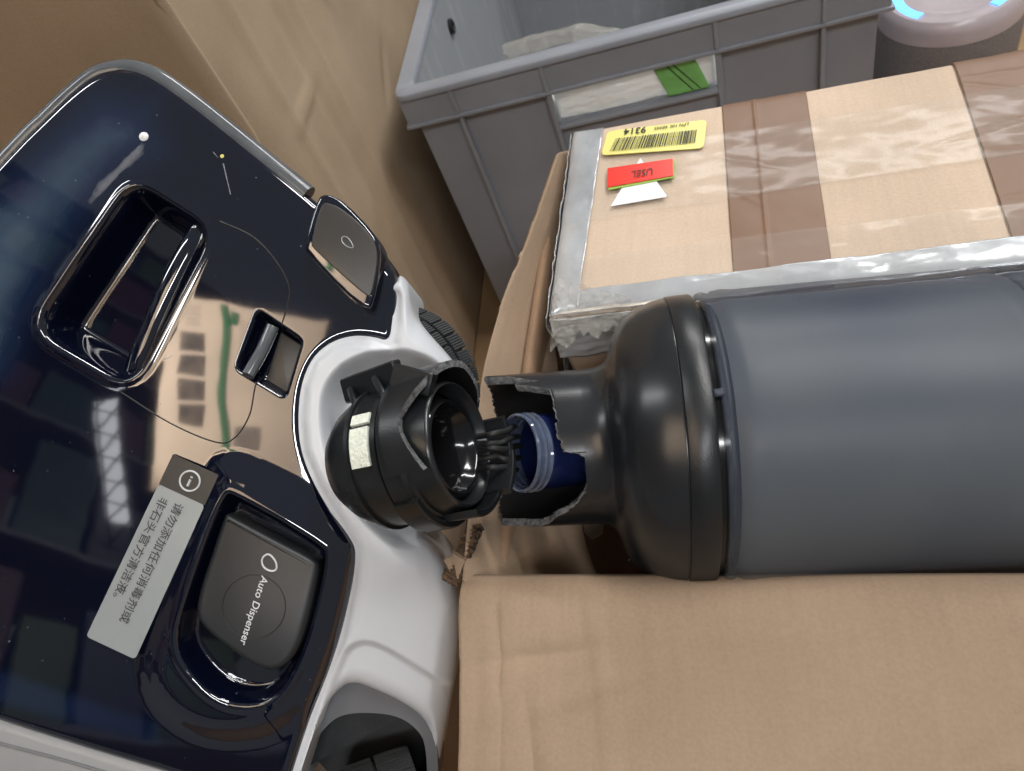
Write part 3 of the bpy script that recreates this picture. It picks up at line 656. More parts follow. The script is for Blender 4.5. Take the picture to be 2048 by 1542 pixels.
# snapped sleeve
def cyl_hit(Oc, ax, r, px, far=False):
    a, n, m = frame(ax); d = ray(*px); dp = d-a*(d@a); op = -(Oc-a*(Oc@a)); A = dp@dp; B = 2*dp@op; Cc = op@op-r*r; D = max(0, B*B-4*A*Cc)
    t = (-B+(1 if far else -1)*math.sqrt(D))/(2*A); p = d*t-Oc; s = p@a; return math.degrees(math.atan2(p@m, p@n)) % 360, s
RS = .0317
near = [(1030, 768), (1052, 759), (1078, 762), (1098, 778), (1108, 805), (1114, 840), (1118, 870), (1127, 903), (1129, 906), (1152, 906), (1176, 919), (1180, 945), (1172, 978), (1150, 1012), (1112, 1036), (1080, 1054)]
ed = [cyl_hit(O, AX, RS, p) for p in near]
ed = [(t if t < 180 else t-360, s) for t, s in ed]
ed.sort(); tmin, tmax = ed[0][0], ed[-1][0]
far = [(tmax+9, -.0745), (tmax+12, -.0850), (tmax+30, -.0865), (180, -.086), (tmin+360-35, -.0855), (tmin+360-15, -.0835), (tmin+360-10, -.0735)]
ts = np.array([t for t, s in ed]+[t for t, s in far]+[ed[0][0]+360]); ss = np.array([s for t, s in ed]+[s for t, s in far]+[ed[0][1]])
def edge_s(th, amp=.0012):
    d = (np.degrees(th)-tmin) % 360+tmin; return np.interp(d, ts, ss)+amp*fbm(th*24, th*0, 7)*2
def sleeve(Oc, ax, ro, ri, es, send, seg, name, parent, m=('blk_s', 'brk', 'blk_in'), rows=14, hint=(0, 0, 1)):
    a, n, mm = frame(ax, hint); th = np.linspace(0, 2*np.pi, seg, endpoint=False); s0 = es(th); V = []; mi = []
    jag = .0003*fbm(th*70, th*0+3, 5)
    rows_ = []
    for k in range(rows+1): rows_.append((send+(s0-send)*k/rows, ro, 0))
    rows_.append((s0-.0004, ro-.0003, 0))
    rows_.append((s0+.0012*(fbm(th*45, th*0+9, 2)), (ro+ri)/2, 1)); rows_.append((s0+.0012*fbm(th*12, th*0+2, 6)+.0006, ri, 1))
    for k in range(rows, -1, -1): rows_.append((send+(s0-send)*k/rows, ri-.00002, 2))
    for s, r, _ in rows_: V.append(Oc+a*s[:, None]+r*(np.cos(th)[:, None]*n+np.sin(th)[:, None]*mm))
    Fc = []
    for j in range(len(rows_)-1):
        for i in range(seg): Fc.append((j*seg+i, (j+1)*seg+i, (j+1)*seg+(i+1) % seg, j*seg+(i+1) % seg)); mi.append(0 if j < rows else 1 if j < rows+3 else 2)
    return mesh(name, np.vstack(V), Fc, [M_[x] for x in m], parent, mi=mi, angle=50)
sleeve(O, AX, RS, RS-.0031, edge_s, -.0455, 360, 'snapped_sleeve', vb)
# moulding seam line on the sleeve
P = [O+AX*s+(RS+.00005)*(math.cos(math.radians(1))*n_+math.sin(math.radians(1))*m_) for s in np.linspace(-.0515, -.0455, 6)]; V, Fc = tube(P, .00022, 6); mesh('mould_seam', V, Fc, M_['blk'], vb)
# inner end plate far inside
V, Fc = lathe(O, AX, [(-.046, RS-.0030), (-.046, .0001)], 60); mesh('inner_bulkhead', V, Fc, M_['blk_in'], vb)
# ---- blue water tube
BA = nv((-.86, -.02, .49)); BO = PT(1036, 906, .288)
bt = thing('blue_tube', 'translucent blue tube end with clear ridged lip inside the snapped sleeve', 'tube', BO)
rb_ = .0156
V, Fc = lathe(BO, BA, [(-.045, rb_*.955), (-.0072, rb_*.955), (-.0068, rb_*.86), (-.045, rb_*.86)], 120); mesh('tube_wall', V, Fc, M_['blue'], bt, angle=40)
pr = [(-.0072, rb_*.90), (-.0072, rb_*.96), (-.0064, rb_), (-.0056, rb_*.965), (-.0046, rb_*.965), (-.0038, rb_*1.005), (-.0030, rb_*.965), (-.0020, rb_*.975), (-.0008, rb_), (0, rb_*.985), (.0003, rb_*.955), (0, rb_*.92),
      (-.0010, rb_*.90), (-.0026, rb_*.885), (-.0030, rb_*.86), (-.0050, rb_*.86), (-.0054, rb_*.83), (-.0075, rb_*.83), (-.0085, rb_*.86)]
V, Fc = lathe(BO, BA, pr, 120); mesh('tube_lip', V, Fc, M_['bluerim'], bt, angle=30)
V, Fc = lathe(BO, BA, [(-.034, rb_*.86), (-.034, .0001)], 60); mesh('tube_inside', V, Fc, M_['blk_in'], bt)

# ================================================================== VACUUM HEAD (left)
HP = Plane(PT(400, 850, .300), nv((.0, .04, 1)), (1, 0, 0))
hd_ = thing('floor_washer', 'glossy smoked vacuum floor head with white housing and snapped black neck joint', 'vacuum head', HP.p-HP.n*.06)
hp = HP.poly
cover_o = hp([(-420, 760), (0, 286), (60, 225), (112, 172), (160, 132), (200, 118), (240, 116), (290, 134), (360, 182), (440, 245), (530, 318), (612, 384), (640, 408), (700, 425), (757, 490), (775, 526), (790, 545), (795, 600), (790, 660), (782, 690),
              (742, 679), (705, 677), (665, 690), (630, 722), (609, 775), (603, 840), (610, 900), (632, 962), (668, 1022), (705, 1078), (713, 1098), (710, 1120), (698, 1180), (676, 1275), (648, 1360), (616, 1440), (580, 1545), (545, 1660), (350, 1580), (200, 1533), (0, 1472), (-200, 1412), (-500, 1350)])
cover_o = chaikin(cover_o, 2)
C0 = HP.uv(330, 800)
Hn = fillet(hp([(258, 350), (428, 458), (265, 782), (52, 660)]), [.012, .012, .014, .014], 8)
Wn = fillet(hp([(512, 614), (606, 678), (570, 800), (468, 738)]), .003, 4)
Dl = chaikin(hp([(432, 945), (475, 925), (560, 975), (672, 1052), (700, 1100), (690, 1180), (640, 1340), (560, 1465), (420, 1485), (320, 1430), (285, 1340), (330, 1200)]), 2)
Dr = chaikin(hp([(457, 985), (470, 985), (560, 1035), (648, 1092), (655, 1110), (640, 1190), (605, 1310), (560, 1390), (505, 1415), (430, 1400), (365, 1325), (352, 1270), (380, 1180), (430, 1040)]), 2)
Sm = smooth_path(hp([(436, 440), (500, 470), (545, 515), (575, 570), (570, 620), (545, 690), (512, 765), (498, 830), (468, 876), (430, 884), (340, 846), (238, 782)]), 10)
def dome(P): q = P-C0; return -(q[:, 0]**2/2.4+q[:, 1]**2/3.4)*1.0
def cover_h(P, d=None):
    if d is None: d = sdf(P, cover_o)
    h = dome(P)
    R = .0045; k = np.clip((R+d)/R, 0, 1); h = h-R*(1-np.sqrt(1-k*k*.98))
    # broad roll-off on the far long side
    dH = sdfc(P, Hn)
    h = h+.0006*np.exp(-((dH-.0008)/.0016)**2)-.017*sst(-dH, -.0006, .0095)
    dW = sdfc(P, Wn); h = h-.0070*sst(-dW, -.0003, .0036)
    dL = sdfc(P, Dl); h = h+.0042*sst(-dL, -.008, .0080)
    dR = sdfc(P, Dr); h = h-.0105*sst(-dR, -.0004, .0040)+.0006*np.exp(-((dR-.0016)/.0018)**2)
    return h
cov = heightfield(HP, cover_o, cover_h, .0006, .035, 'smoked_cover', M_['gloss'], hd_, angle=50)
# where the cover is milky
me = cov.data; uvl = me.uv_layers[0]; nV = len(me.vertices)
UVv = np.zeros((nV, 2)); vi = np.empty(len(me.loops), np.int32); me.loops.foreach_get('vertex_index', vi); uvd = np.empty(len(me.loops)*2, np.float32); uvl.data.foreach_get('uv', uvd); UVv[vi] = uvd.reshape(-1, 2)
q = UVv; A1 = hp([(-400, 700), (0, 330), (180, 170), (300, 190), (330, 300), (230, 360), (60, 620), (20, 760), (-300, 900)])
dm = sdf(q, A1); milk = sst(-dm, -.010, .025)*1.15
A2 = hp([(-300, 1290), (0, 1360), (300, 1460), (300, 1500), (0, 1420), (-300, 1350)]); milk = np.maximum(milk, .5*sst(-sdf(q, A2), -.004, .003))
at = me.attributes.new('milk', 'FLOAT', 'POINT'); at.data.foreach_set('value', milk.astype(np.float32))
def CV(px, py, off=0.0):
    q = HP.uv(px, py)[None]; return (HP.P(q, cover_h(q))+HP.n*off)[0]
def CVs(pts, off=0.0):
    q = np.array([HP.uv(*p) for p in pts]); return HP.P(q, cover_h(q))+HP.n*off
V, Fc = tube(HP.P(Sm, cover_h(Sm)-.00012), .00034, 8); mesh('lid_seam', V, Fc, M_['blk_in'], hd_)
# clear rim hugging the outer edge
rp = smooth_path(hp([(-300, 620), (0, 286), (60, 225), (112, 172), (160, 132), (200, 118), (240, 116), (290, 134), (360, 182), (440, 245), (530, 318), (606, 379)]), 10)
V, Fc = tube(HP.P(rp, dome(rp)-.0045), .0042, 12); mesh('clear_rim', V, Fc, M_['clear'], hd_)
# carry bar crossing the hand hole
bp_ = smooth_path([HP.P(HP.uv(*p), z)[0] for p, z in (((392, 430), -.012), ((372, 470), -.0075), ((330, 560), -.0058), ((285, 660), -.0062), ((250, 740), -.0085), ((240, 775), -.013))], 8)
V, Fc = tube([p-HP.n*.0028 for p in bp_], [.0056]*len(bp_), 24); mesh('carry_bar', V, Fc, M_['gloss'], hd_)
# latch in the small window
V, Fc = tube([CV(541, 650, -.001)*1.0+HP.n*.0045, CV(520, 700, 0)+HP.n*.0050, CV(500, 752, 0)+HP.n*.0045], .0026, 16)
mesh('latch_bar', V, Fc, M_['clear'], hd_)
V, Fc = prism(HP, fillet(hp([(552, 660), (596, 688), (566, 786), (522, 758)]), .001), -.0076, -.0060, .0005); mesh('latch_plate', V, Fc, M_['panel'], hd_)
# dispenser cap
capo = chaikin(hp([(455, 1026), (470, 1034), (560, 1082), (630, 1118), (641, 1130), (634, 1170), (618, 1240), (600, 1296), (575, 1330), (543, 1343), (500, 1325), (450, 1290), (408, 1256), (392, 1225), (400, 1180), (425, 1105), (448, 1035)]), 2)
CAPZ = .0018
V, Fc = prism(HP, capo, -.010, CAPZ, .0026, 5); cap = mesh('dispenser_cap', V, Fc, M_['cap'], hd_, angle=40)
cc = HP.uv(511, 1211); th = np.linspace(0, 2*np.pi, 72, endpoint=False); rg = .0126
ring = [cc+rg*np.array([math.cos(t), math.sin(t)]) for t in th]
V, Fc = tube(np.vstack([HP.P(np.array(ring), CAPZ+.00004), HP.P(np.array(ring[:1]), CAPZ+.00004)]), .00022, 6); mesh('cap_circle', V, Fc, M_['blk_in'], cap)
def pmap(o, u, v, z):
    o = np.array(o, float); u = np.array(u, float); v = np.array(v, float)
    return lambda x, y, _: HP.P(HP.uv(*(o+x*u+y*v)), z)[0]
ptext('Auto Dispenser', pmap((527, 1148), (-6.9, 21.5), (19.5, 9.3), CAPZ+.0003), 'cap_lettering', M_['ink_w'], cap, size=.98, bold=.008)
lf = [(543, 1106), (556, 1122), (557, 1138), (545, 1141), (530, 1133), (526, 1118), (533, 1108)]
lp = chaikin(hp(lf), 2); lp = np.vstack([lp, lp[:2]]); V, Fc = tube(HP.P(lp, CAPZ+.0002), .00038, 6); mesh('leaf_mark', V, Fc, M_['ink_w'], cap)
# long instruction label
def quad(u, v, c): return (1-u)*(1-v)*np.array(c[0])+u*(1-v)*np.array(c[1])+u*v*np.array(c[2])+(1-u)*v*np.array(c[3])
LC = [(346, 908), (437, 950), (270, 1319), (172, 1273)]
def lab(v0, v1, off, name, m, nu=14, nv_=40):
    o_ = fillet(np.array([quad(0, v0, LC), quad(1, v0, LC), quad(1, v1, LC), quad(0, v1, LC)]), 9, 5)
    us = np.linspace(0, 1, nu); vs = np.linspace(v0, v1, nv_)
    def f(u, v): p = quad(u, v0+(v1-v0)*v, LC); return CV(p[0], p[1], off)
    V, Fc, uv = sheet(lambda u, v: f(u, 1-v), nu, nv_, .0001); return mesh(name, V, Fc, m, hd_, uv=uv, angle=None)
a0, b0, d0 = CV(346, 908, .0), CV(437, 950, .0), CV(172, 1273, .0)
ln = nv(np.cross(b0-a0, d0-a0)); ln = ln if ln[2] > 0 else -ln
LPz = max((CV(*quad(u, v, LC), 0)-a0)@ln for u in (0, .5, .85) for v in (0, .25, .5, .75, 1))
LPL = Plane(a0+ln*(LPz+.0003), ln, (1, 0, 0))
def flatlab(px, r, name, m):
    V, Fc = prism(LPL, fillet(LPL.poly(px), r, 5), -.0004, 0, 0); return mesh(name, V, Fc, m, hd_, smooth=False)
v_ = .165
lb = flatlab([quad(0, v_, LC), quad(1, v_, LC), LC[2], LC[3]], .0018, 'instruction_label', M_['lab_g'])
lb2 = flatlab([LC[0], LC[1], quad(1, v_, LC), quad(0, v_, LC)], .0004, 'instruction_label', M_['lab_d'])
tag(lb, 'silver part of the label with the lettering'); tag(lb2, 'dark end of the label with the circled letter')
def lmap(o, u, v, off):
    o = np.array(o, float); u = np.array(u, float); v = np.array(v, float)
    return lambda x, y, _: LPL.P(LPL.uv(*(o+x*u+y*v)), off)[0]
rd = nv(np.array([172-346, 1273-908.])); rd3 = np.array([rd[0], rd[1]]); upv = np.array([-rd[1], rd[0]])*-1
ptext('请勿添加任何消毒剂或', lmap((353, 1003), rd3*26.5, upv*22, .0002), 'label_lettering', M_['ink_d'], lb, size=1.0, bold=.006)
ptext('非石头官方清洁液。', lmap((322, 992), rd3*26.5, upv*22, .0002), 'label_lettering', M_['ink_d'], lb, size=1.0, bold=.006)
ci = np.array([380., 962.]); r_ = 20
cp_ = [LPL.uv(*(ci+r_*np.array([math.cos(t), math.sin(t)]))) for t in np.linspace(0, 2*np.pi, 40)]
cpa = np.array(cp_); V, Fc = tube(LPL.P(cpa, .0001), .00038, 6, cap=False); mesh('info_circle', V, Fc, M_['ink_w'], lb2)
for s0, s1 in ((-10, -7), (-3, 11)):
    P = [LPL.P(LPL.uv(*(ci+rd3*s)), .0001)[0] for s in (s0, s1)]; V, Fc = tube(P, .00052, 6); mesh('info_letter', V, Fc, M_['ink_w'], lb2)
# white dot (lamp glint painted as a raised white pip) and dust streak
V, Fc = lathe(CV(279, 267, -.0003), HP.n, [(0, .0021), (.0006, .0019), (.0010, .0012), (.0012, .0001)], 24); mesh('glint_pip', V, Fc, M_['wht'], hd_)
M_['smear'] = mat('dust_smear', (.40, .42, .46), .9, alpha=.13, bump=.5, bscale=300)
def smear(pa, pb, w0, w1, name, m, k=12):
    pa = np.array(pa, float); pb = np.array(pb, float); t = nv(np.append(pb-pa, 0))[:2]; nn_ = np.array([-t[1], t[0]]); L_ = []
    for i in range(k+1):
        f = i/k; c_ = pa+(pb-pa)*f; w_ = (w0+(w1-w0)*f)*(.7+.6*rng.random()); L_.append((c_-nn_*w_, c_+nn_*w_))
    V = [CV(*q, .00012) for a_ in L_ for q in a_]; Fc = [(2*i, 2*i+2, 2*i+3, 2*i+1) for i in range(k)]; mesh(name, V, Fc, m, hd_)
for q in range(3): smear((279-q*2, 282+q*6), (172+q*9, 402-q*14), 4+q*2, 5+q*3, 'dust_smear', M_['smear'])
M_['scr'] = mat('faint_scratch', (.5, .52, .55), .8, alpha=.45)
for pa, pb, w_ in (((441, 322), (457, 386), 1.3), ((420, 298), (430, 310), .7), ((330, 720), (346, 709), .7)):
    smear(pa, pb, w_, w_*.6, 'scratch', M_['scr'], 5)
V, Fc = lathe(CV(438, 307, -.0001), HP.n, [(0, .0009), (.0003, .0007), (.0004, .0001)], 16); mesh('yellow_glint', V, Fc, M_['yel'], hd_)  # yellow glint painted as a tiny coloured disc
# side button pod
pod_px = [(652, 398), (668, 398), (698, 414), (752, 470), (767, 500), (767, 540), (752, 612), (742, 626), (690, 585), (622, 512), (618, 500), (630, 450), (643, 408)]
pod = chaikin(hp(pod_px), 1)
V, Fc = prism(HP, pod, -.012, .0070, .0016, 4); sb = mesh('side_button', V, Fc, M_['gloss'], hd_, angle=40)
pan = chaikin(hp([(654, 416), (664, 416), (688, 424), (735, 462), (757, 492), (763, 520), (758, 560), (750, 596), (742, 600), (690, 555), (634, 503), (632, 495), (642, 450)]), 2)
V, Fc = prism(HP, pan, .0060, .0076, .0005, 3); pn = mesh('button_panel', V, Fc, M_['panel'], sb, angle=40)
lf = [(695, 481), (704, 484), (711, 493), (716, 505), (704, 503), (695, 496), (691, 487)]
lp = chaikin(hp(lf), 2); lp = np.vstack([lp, lp[:2]]); V, Fc = tube(HP.P(lp, .00768), .00022, 6); mesh('leaf_mark', V, Fc, M_['lab_g'], pn)

# ---- white housing
white_o = hp([(786, 538), (800, 542), (811, 560), (815, 590), (822, 625), (846, 655), (878, 690), (905, 722), (930, 760), (945, 820), (930, 900), (900, 960), (860, 1010), (812, 1078), (850, 1108), (880, 1150), (902, 1195), (911, 1245), (909, 1310), (900, 1390), (886, 1470), (868, 1560), (850, 1680),
              (540, 1680), (570, 1560), (610, 1440), (642, 1360), (670, 1275), (692, 1180), (702, 1120), (702, 1100), (660, 1028), (625, 968), (600, 905), (594, 840), (600, 770), (622, 714), (660, 682), (705, 669), (745, 672), (776, 682), (782, 640), (782, 590)])
white_o = chaikin(white_o, 2)
pit = chaikin(hp([(748, 728), (800, 722), (860, 740), (905, 800), (905, 900), (880, 980), (835, 1060), (812, 1078), (782, 1060), (733, 1010), (702, 962), (680, 905), (669, 850), (669, 800), (682, 768), (708, 742)]), 2)
W1 = chaikin(hp([(640, 1420), (672, 1340), (690, 1308), (722, 1292), (765, 1308), (830, 1358), (885, 1405), (940, 1470), (900, 1700), (560, 1700)]), 2)
W2 = chaikin(hp([(632, 1440), (655, 1408), (690, 1394), (735, 1414), (790, 1448), (832, 1490), (850, 1550), (838, 1720), (540, 1720), (600, 1530)]), 2)
outerline = smooth_path(hp([(805, 540), (822, 625), (905, 722), (945, 820)]), 6)
rail = hp([(702, 1120), (692, 1180), (670, 1275), (642, 1360), (610, 1440), (560, 1590), (540, 1680)])
def polyline_d(P, L):
    d2 = np.full(len(P), 1e9)
    for a, b in zip(L[:-1], L[1:]):
        e = b-a; t = np.clip(((P-a)@e)/(e@e), 0, 1); q = P-a-t[:, None]*e; d2 = np.minimum(d2, (q*q).sum(1))
    return np.sqrt(d2)
shared = hp([(782, 590), (782, 640), (776, 682), (745, 672), (705, 669), (660, 682), (622, 714), (600, 770), (594, 840), (600, 905), (625, 968), (660, 1028), (702, 1100), (702, 1120), (692, 1180), (670, 1275), (642, 1360), (610, 1440), (570, 1560), (540, 1680)])
def white_h(P, d=None):
    h = dome(P)-.0022
    ds = polyline_d(P, shared)
    h = h+.0030*sst(ds, .001, .006)
    dP = sdf(P, pit)
    # raised saddle round the neck, inner slope into the pit
    h = h+.0028*np.exp(-((dP-.010)/.012)**2)
    h = h-.0160*sst(-dP, -.0062, .0016)
    # rear side falls away from the shared edge towards the outside
    dd = -(sdf(P, white_o)) if d is None else -d
    far = np.clip(ds-.012, 0, None)
    h = h-far**2*5.5
    edge = np.where(ds > .004, np.clip(.010-dd, 0, .010)/.010, 0)
    h = h-.0100*(1-np.sqrt(np.clip(1-edge**2, 0, 1)))*sst(ds, .003, .010)
    h = h-.0042*sst(-sdfc(P, W1), -.0022, .0020)
    return h
heightfield(HP, white_o, white_h, .0006, .050, 'white_housing', M_['white'], hd_, hole=W2, angle=60)
# second heightfield: dark arch liner behind the opening, deeper
lin = chaikin(hp([(590, 1400), (660, 1375), (760, 1385), (840, 1450), (862, 1540), (860, 1720), (520, 1720)]), 2)
W3 = chaikin(hp([(560, 1580), (620, 1505), (650, 1480), (700, 1474), (770, 1482), (815, 1512), (838, 1555), (836, 1715), (540, 1715)]), 2)
heightfield(HP, lin, lambda P, d: dome(P)-.017, .0012, .028, 'wheel_arch', M_['liner'], hd_, hole=W3)
V, Fc = prism(HP, offset(lin, -.001), -.062, -.058); mesh('arch_back', V, Fc, M_['blk_in'], hd_, smooth=False)
# pit floor
V, Fc = prism(HP, chaikin(hp([(640, 690), (900, 690), (930, 1000), (820, 1100), (660, 1060), (600, 850)]), 2), -.045, -.030); mesh('joint_well', V, Fc, M_['blk_in'], hd_)
# underside body (white lower shell seen at lower left)
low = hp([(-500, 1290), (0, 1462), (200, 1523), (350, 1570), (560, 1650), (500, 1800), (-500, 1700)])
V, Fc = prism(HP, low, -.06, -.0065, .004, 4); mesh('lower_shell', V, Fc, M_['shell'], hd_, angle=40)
P = HP.P(smooth_path(hp([(-300, 1428), (0, 1506), (110, 1535), (300, 1592)]), 6), -.0062); V, Fc = tube(P, .0006, 6); mesh('shell_seam', V, Fc, M_['liner'], hd_)
# inner chassis so the shell is closed from beside
ch = offset(hp([(-420, 760), (0, 300), (200, 130), (600, 395), (770, 560), (850, 700), (790, 1050), (870, 1200), (860, 1480), (560, 1640), (0, 1460), (-420, 1350)]), -.004)
V, Fc = prism(HP, ch, -.075, -.034, 0); mesh('chassis', V, Fc, M_['blk'], hd_, smooth=False)
# ---- wheels
def wheel(c, ax, r, wd, label):
    wh = bpy.data.objects.new('wheel', None); C.objects.link(wh); wh.parent = hd_; wh.location = W(c)-origin(hd_)
    V, Fc = lathe(c, ax, [(-wd/2, .0001), (-wd/2, r*.82), (-wd/2+.002, r*.93), (wd/2-.004, r*.93), (wd/2-.002, r*.86), (wd/2, r*.8), (wd/2, r*.55), (wd/2-.002, r*.5), (wd/2-.002, .0001)], 96); mesh('hub', V, Fc, M_['rubber'], wh, angle=40)
    a, n, m = frame(ax); K = 26
    for row, (s0, s1, rr1) in enumerate(((-wd/2+.001, -.0008, r), (.0008, wd/2-.0025, r*.985))):
        proto = None
        for k in range(K):
            t0 = 2*math.pi*(k+(.5 if row else 0))/K; A = Acc()
            nrib = 6
            for j in range(nrib):
                u0 = t0+2*math.pi/K*(.05+.88*j/nrib); u1 = u0+2*math.pi/K*.88/nrib*.72
                def q(s, rad, t): return c+a*s+rad*(math.cos(t)*n+math.sin(t)*m)
                lo = [q(s0, r*.90, u0), q(s1, r*.90, u0), q(s1, r*.90, u1), q(s0, r*.90, u1)]; hi = [q(s0, rr1, u0), q(s1, rr1*.99, u0), q(s1, rr1*.99, u1), q(s0, rr1, u1)]
                A.add(np.array(lo+hi), BOXF)
            u0 = t0+2*math.pi/K*.04; u1 = t0+2*math.pi/K*.93
            lo = [q(s0, r*.90, u0), q(s1, r*.90, u0), q(s1, r*.90, u1), q(s0, r*.90, u1)]; hi = [q(s0, rr1*.975, u0), q(s1, rr1*.965, u0), q(s1, rr1*.965, u1), q(s0, rr1*.975, u1)]; A.add(np.array(lo+hi), BOXF)
            A.build('tread_block', M_['rubber'], wh, smooth=False)
    return wh
wheel(PT(814, 768, .345), nv((-.52, -.30, .80)), .0350, .020, 'x')
wheel(PT(775, 1672, .325), nv((-.93, -.18, .30)), .0330, .034, 'y')

# ================================================================== NECK JOINT (left piece, still in the head)
NA = nv((.895, .215, .39)); NO = PT(922, 886, .268)
nj = bpy.data.objects.new('neck_joint', None); C.objects.link(nj); nj.parent = hd_; nj.location = W(NO)-origin(hd_)
na, nn, nm = frame(NA)
# main stepped barrel
prof = [(-.052, .010), (-.048, .0170), (-.042, .0218), (-.036, .0246), (-.0325, .0256), (-.0322, .0266), (-.0305, .0268), (-.0303, .0256), (-.0210, .0256), (-.0208, .0270), (-.0186, .0272), (-.0184, .0262), (-.0172, .0262), (-.0170, .0284), (-.0120, .0284), (-.0112, .0268), (-.0095, .0262), (-.0085, .0250), (-.004, .0236), (-.0010, .0232)]
V, Fc = lathe(NO, NA, prof, 160); mesh('joint_barrel', V, Fc, M_['blk'], nj, angle=30)
V, Fc = lathe(NO, NA, [(-.0010, .0232), (0, .0228), (.0002, .0222), (-.0006, .0214), (-.0050, .0208), (-.0065, .0200)], 140); mesh('mouth_lip', V, Fc, M_['blk_s'], nj, angle=50)
V, Fc = lathe(NO+nm*-.001, NA, [(-.0065, .0202), (-.0050, .0186), (-.0030, .0178), (-.0024, .0168), (-.0034, .0158), (-.0060, .0153), (-.0064, .0146), (-.0090, .0142), (-.0100, .0134), (-.0220, .0128), (-.0225, .0001)], 140); mesh('rubber_seal', V, Fc, M_['seal'], nj, angle=60)
# felt pads on the barrel
def patch_cyl(s0, s1, t0, t1, r, th, name, m, parent, nt_=16, hint=None):
    A = Acc(); T = np.radians(np.linspace(t0, t1, nt_)); rows = []
    for (s, rr) in ((s0, r), (s0+.0003, r+th), (s1-.0003, r+th), (s1, r)):
        rows.append(NO+NA*s+rr*(np.cos(T)[:, None]*nn+np.sin(T)[:, None]*nm))
    V = np.vstack(rows); n = nt_; Fc = [(j*n+i, j*n+i+1, (j+1)*n+i+1, (j+1)*n+i) for j in range(3) for i in range(n-1)]
    Fc += [(0, n, 2*n, 3*n), (n-1, 4*n-1, 3*n-1, 2*n-1)]; A.add(V, Fc); return A.build(name, m, parent, angle=40)
def nk(px, r): t, s = cyl_hit(NO, NA, r, px); return (t if t < 180 else t-360), s
for q in ((745, 818), (740, 845), (738, 850), (742, 930), (705, 815), (705, 935)): pass
tA, sA = nk((742, 822), .0272); tB, sB = nk((708, 838), .0272); tC, sC = nk((740, 932), .0272); tD, sD = nk((700, 850), .0272)
PADS = (tA, sA, tB, sB, tC, sC, tD, sD)
patch_cyl(-.0296, -.0215, tC, nk((738, 851), .0268)[0], .0253, .0016, 'felt_pad', M_['felt'], nj)
patch_cyl(-.0296, -.0215, nk((738, 843), .0268)[0], tA, .0253, .0016, 'felt_pad', M_['felt'], nj, 8)
# snapped collar shell around the mouth
RC = .0300
e2 = [(-8, 0), (0, -.002), (10, -.0045), (20, -.0066), (30, -.0070), (42, -.0035), (52, -.001), (60, .001), (72, .0022), (90, .004), (105, .0042), (120, .003), (140, .001), (155, -.002), (160, -.006)]
def build_shell():
    t_lo = e2[0][0]; t_hi = 163
    T = np.radians(np.linspace(t_lo, t_hi, 150)); tt = np.array([t for t, s in e2]+[t_hi]); s_ = np.array([s for t, s in e2]+[-.0075])
    S = np.interp(np.degrees(T), tt, s_)+.0005*fbm(T*60, T*0, 3); base = np.full(150, -.0165)
    rows = []; R = RC; th = .0026
    K = 8
    for k in range(K+1): rows.append((base+(S-base)*k/K, R if k else R-.0008, 0))
    rows.append((S+.0004*fbm(T*50, T*0+4, 8), R-th/2, 1)); rows.append((S, R-th, 1))
    for k in range(K, -1, -1): rows.append((base+(S-base)*k/K, R-th, 2))
    V = np.vstack([NO+NA*s[:, None]+r*(np.cos(T)[:, None]*nn+np.sin(T)[:, None]*nm) for s, r, _ in rows]); n = len(T); Fc = []; mi = []
    for j in range(len(rows)-1):
        for i in range(n-1): Fc.append((j*n+i, (j+1)*n+i, (j+1)*n+i+1, j*n+i+1)); mi.append(0 if j < K else 1 if j < K+2 else 2)
    m2 = len(rows)
    Fc.append(tuple(j*n for j in range(m2))); mi.append(1); Fc.append(tuple(j*n+n-1 for j in range(m2-1, -1, -1))); mi.append(1)
    mesh('snapped_collar', V, Fc, [M_['blk'], M_['brk'], M_['blk_in']], nj, mi=mi, angle=40)
build_shell()
# lower lip wall and the broken tabs at the lower right of the mouth
def arcwall(t0, t1, s0, s1, r, th, name, m, nt_=30):
    T = np.radians(np.linspace(t0, t1, nt_)); rows = [(s0, r-th), (s0, r), (s1-.0006, r), (s1, r-.0006), (s1, r-th+.0004), (s1-.0004, r-th)]
    V = np.vstack([NO+NA*s+rr*(np.cos(T)[:, None]*nn+np.sin(T)[:, None]*nm) for s, rr in rows]); n = nt_; k = len(rows)
    Fc = [(j*n+i, ((j+1) % k)*n+i, ((j+1) % k)*n+i+1, j*n+i+1) for j in range(k) for i in range(n-1)]
    Fc += [tuple(j*n for j in range(k-1, -1, -1)), tuple(j*n+n-1 for j in range(k))]
    return mesh(name, V, Fc, m, nj, angle=35)
arcwall(-100, -30, -.0175, -.0080, .0296, .0030, 'collar_step', M_['blk'])
arcwall(-128, -70, -.016, .0045, .0272, .0026, 'collar_step', M_['blk'])
arcwall(-160, -118, -.006, .0095, .0262, .0028, 'broken_tab', M_['blk_s'])
arcwall(168, 205, -.006, .0085, .0258, .0026, 'broken_tab', M_['blk_s'])
# stiffening web and arm on top of the joint
def beam(p0, p1, w_, h_, name, b=.0006):
    d = p1-p0; L = np.linalg.norm(d); ex = d/L; ez = nv(np.array([0, 0, 1.])-ex*ex[2]); ey = np.cross(ez, ex)
    V, Fc = bbox_block((p0+p1)/2, ex, ey, ez, L, w_, h_, b); mesh(name, V, Fc, M_['blk'], nj)
beam(PT(692, 782, .290), PT(800, 746, .264), .010, .004, 'joint_arm'); beam(PT(788, 750, .262), PT(866, 770, .256), .0085, .005, 'joint_arm')
beam(PT(712, 790, .284), PT(724, 826, .272), .0022, .010, 'web'); beam(PT(762, 768, .274), PT(780, 806, .262), .0026, .010, 'web')

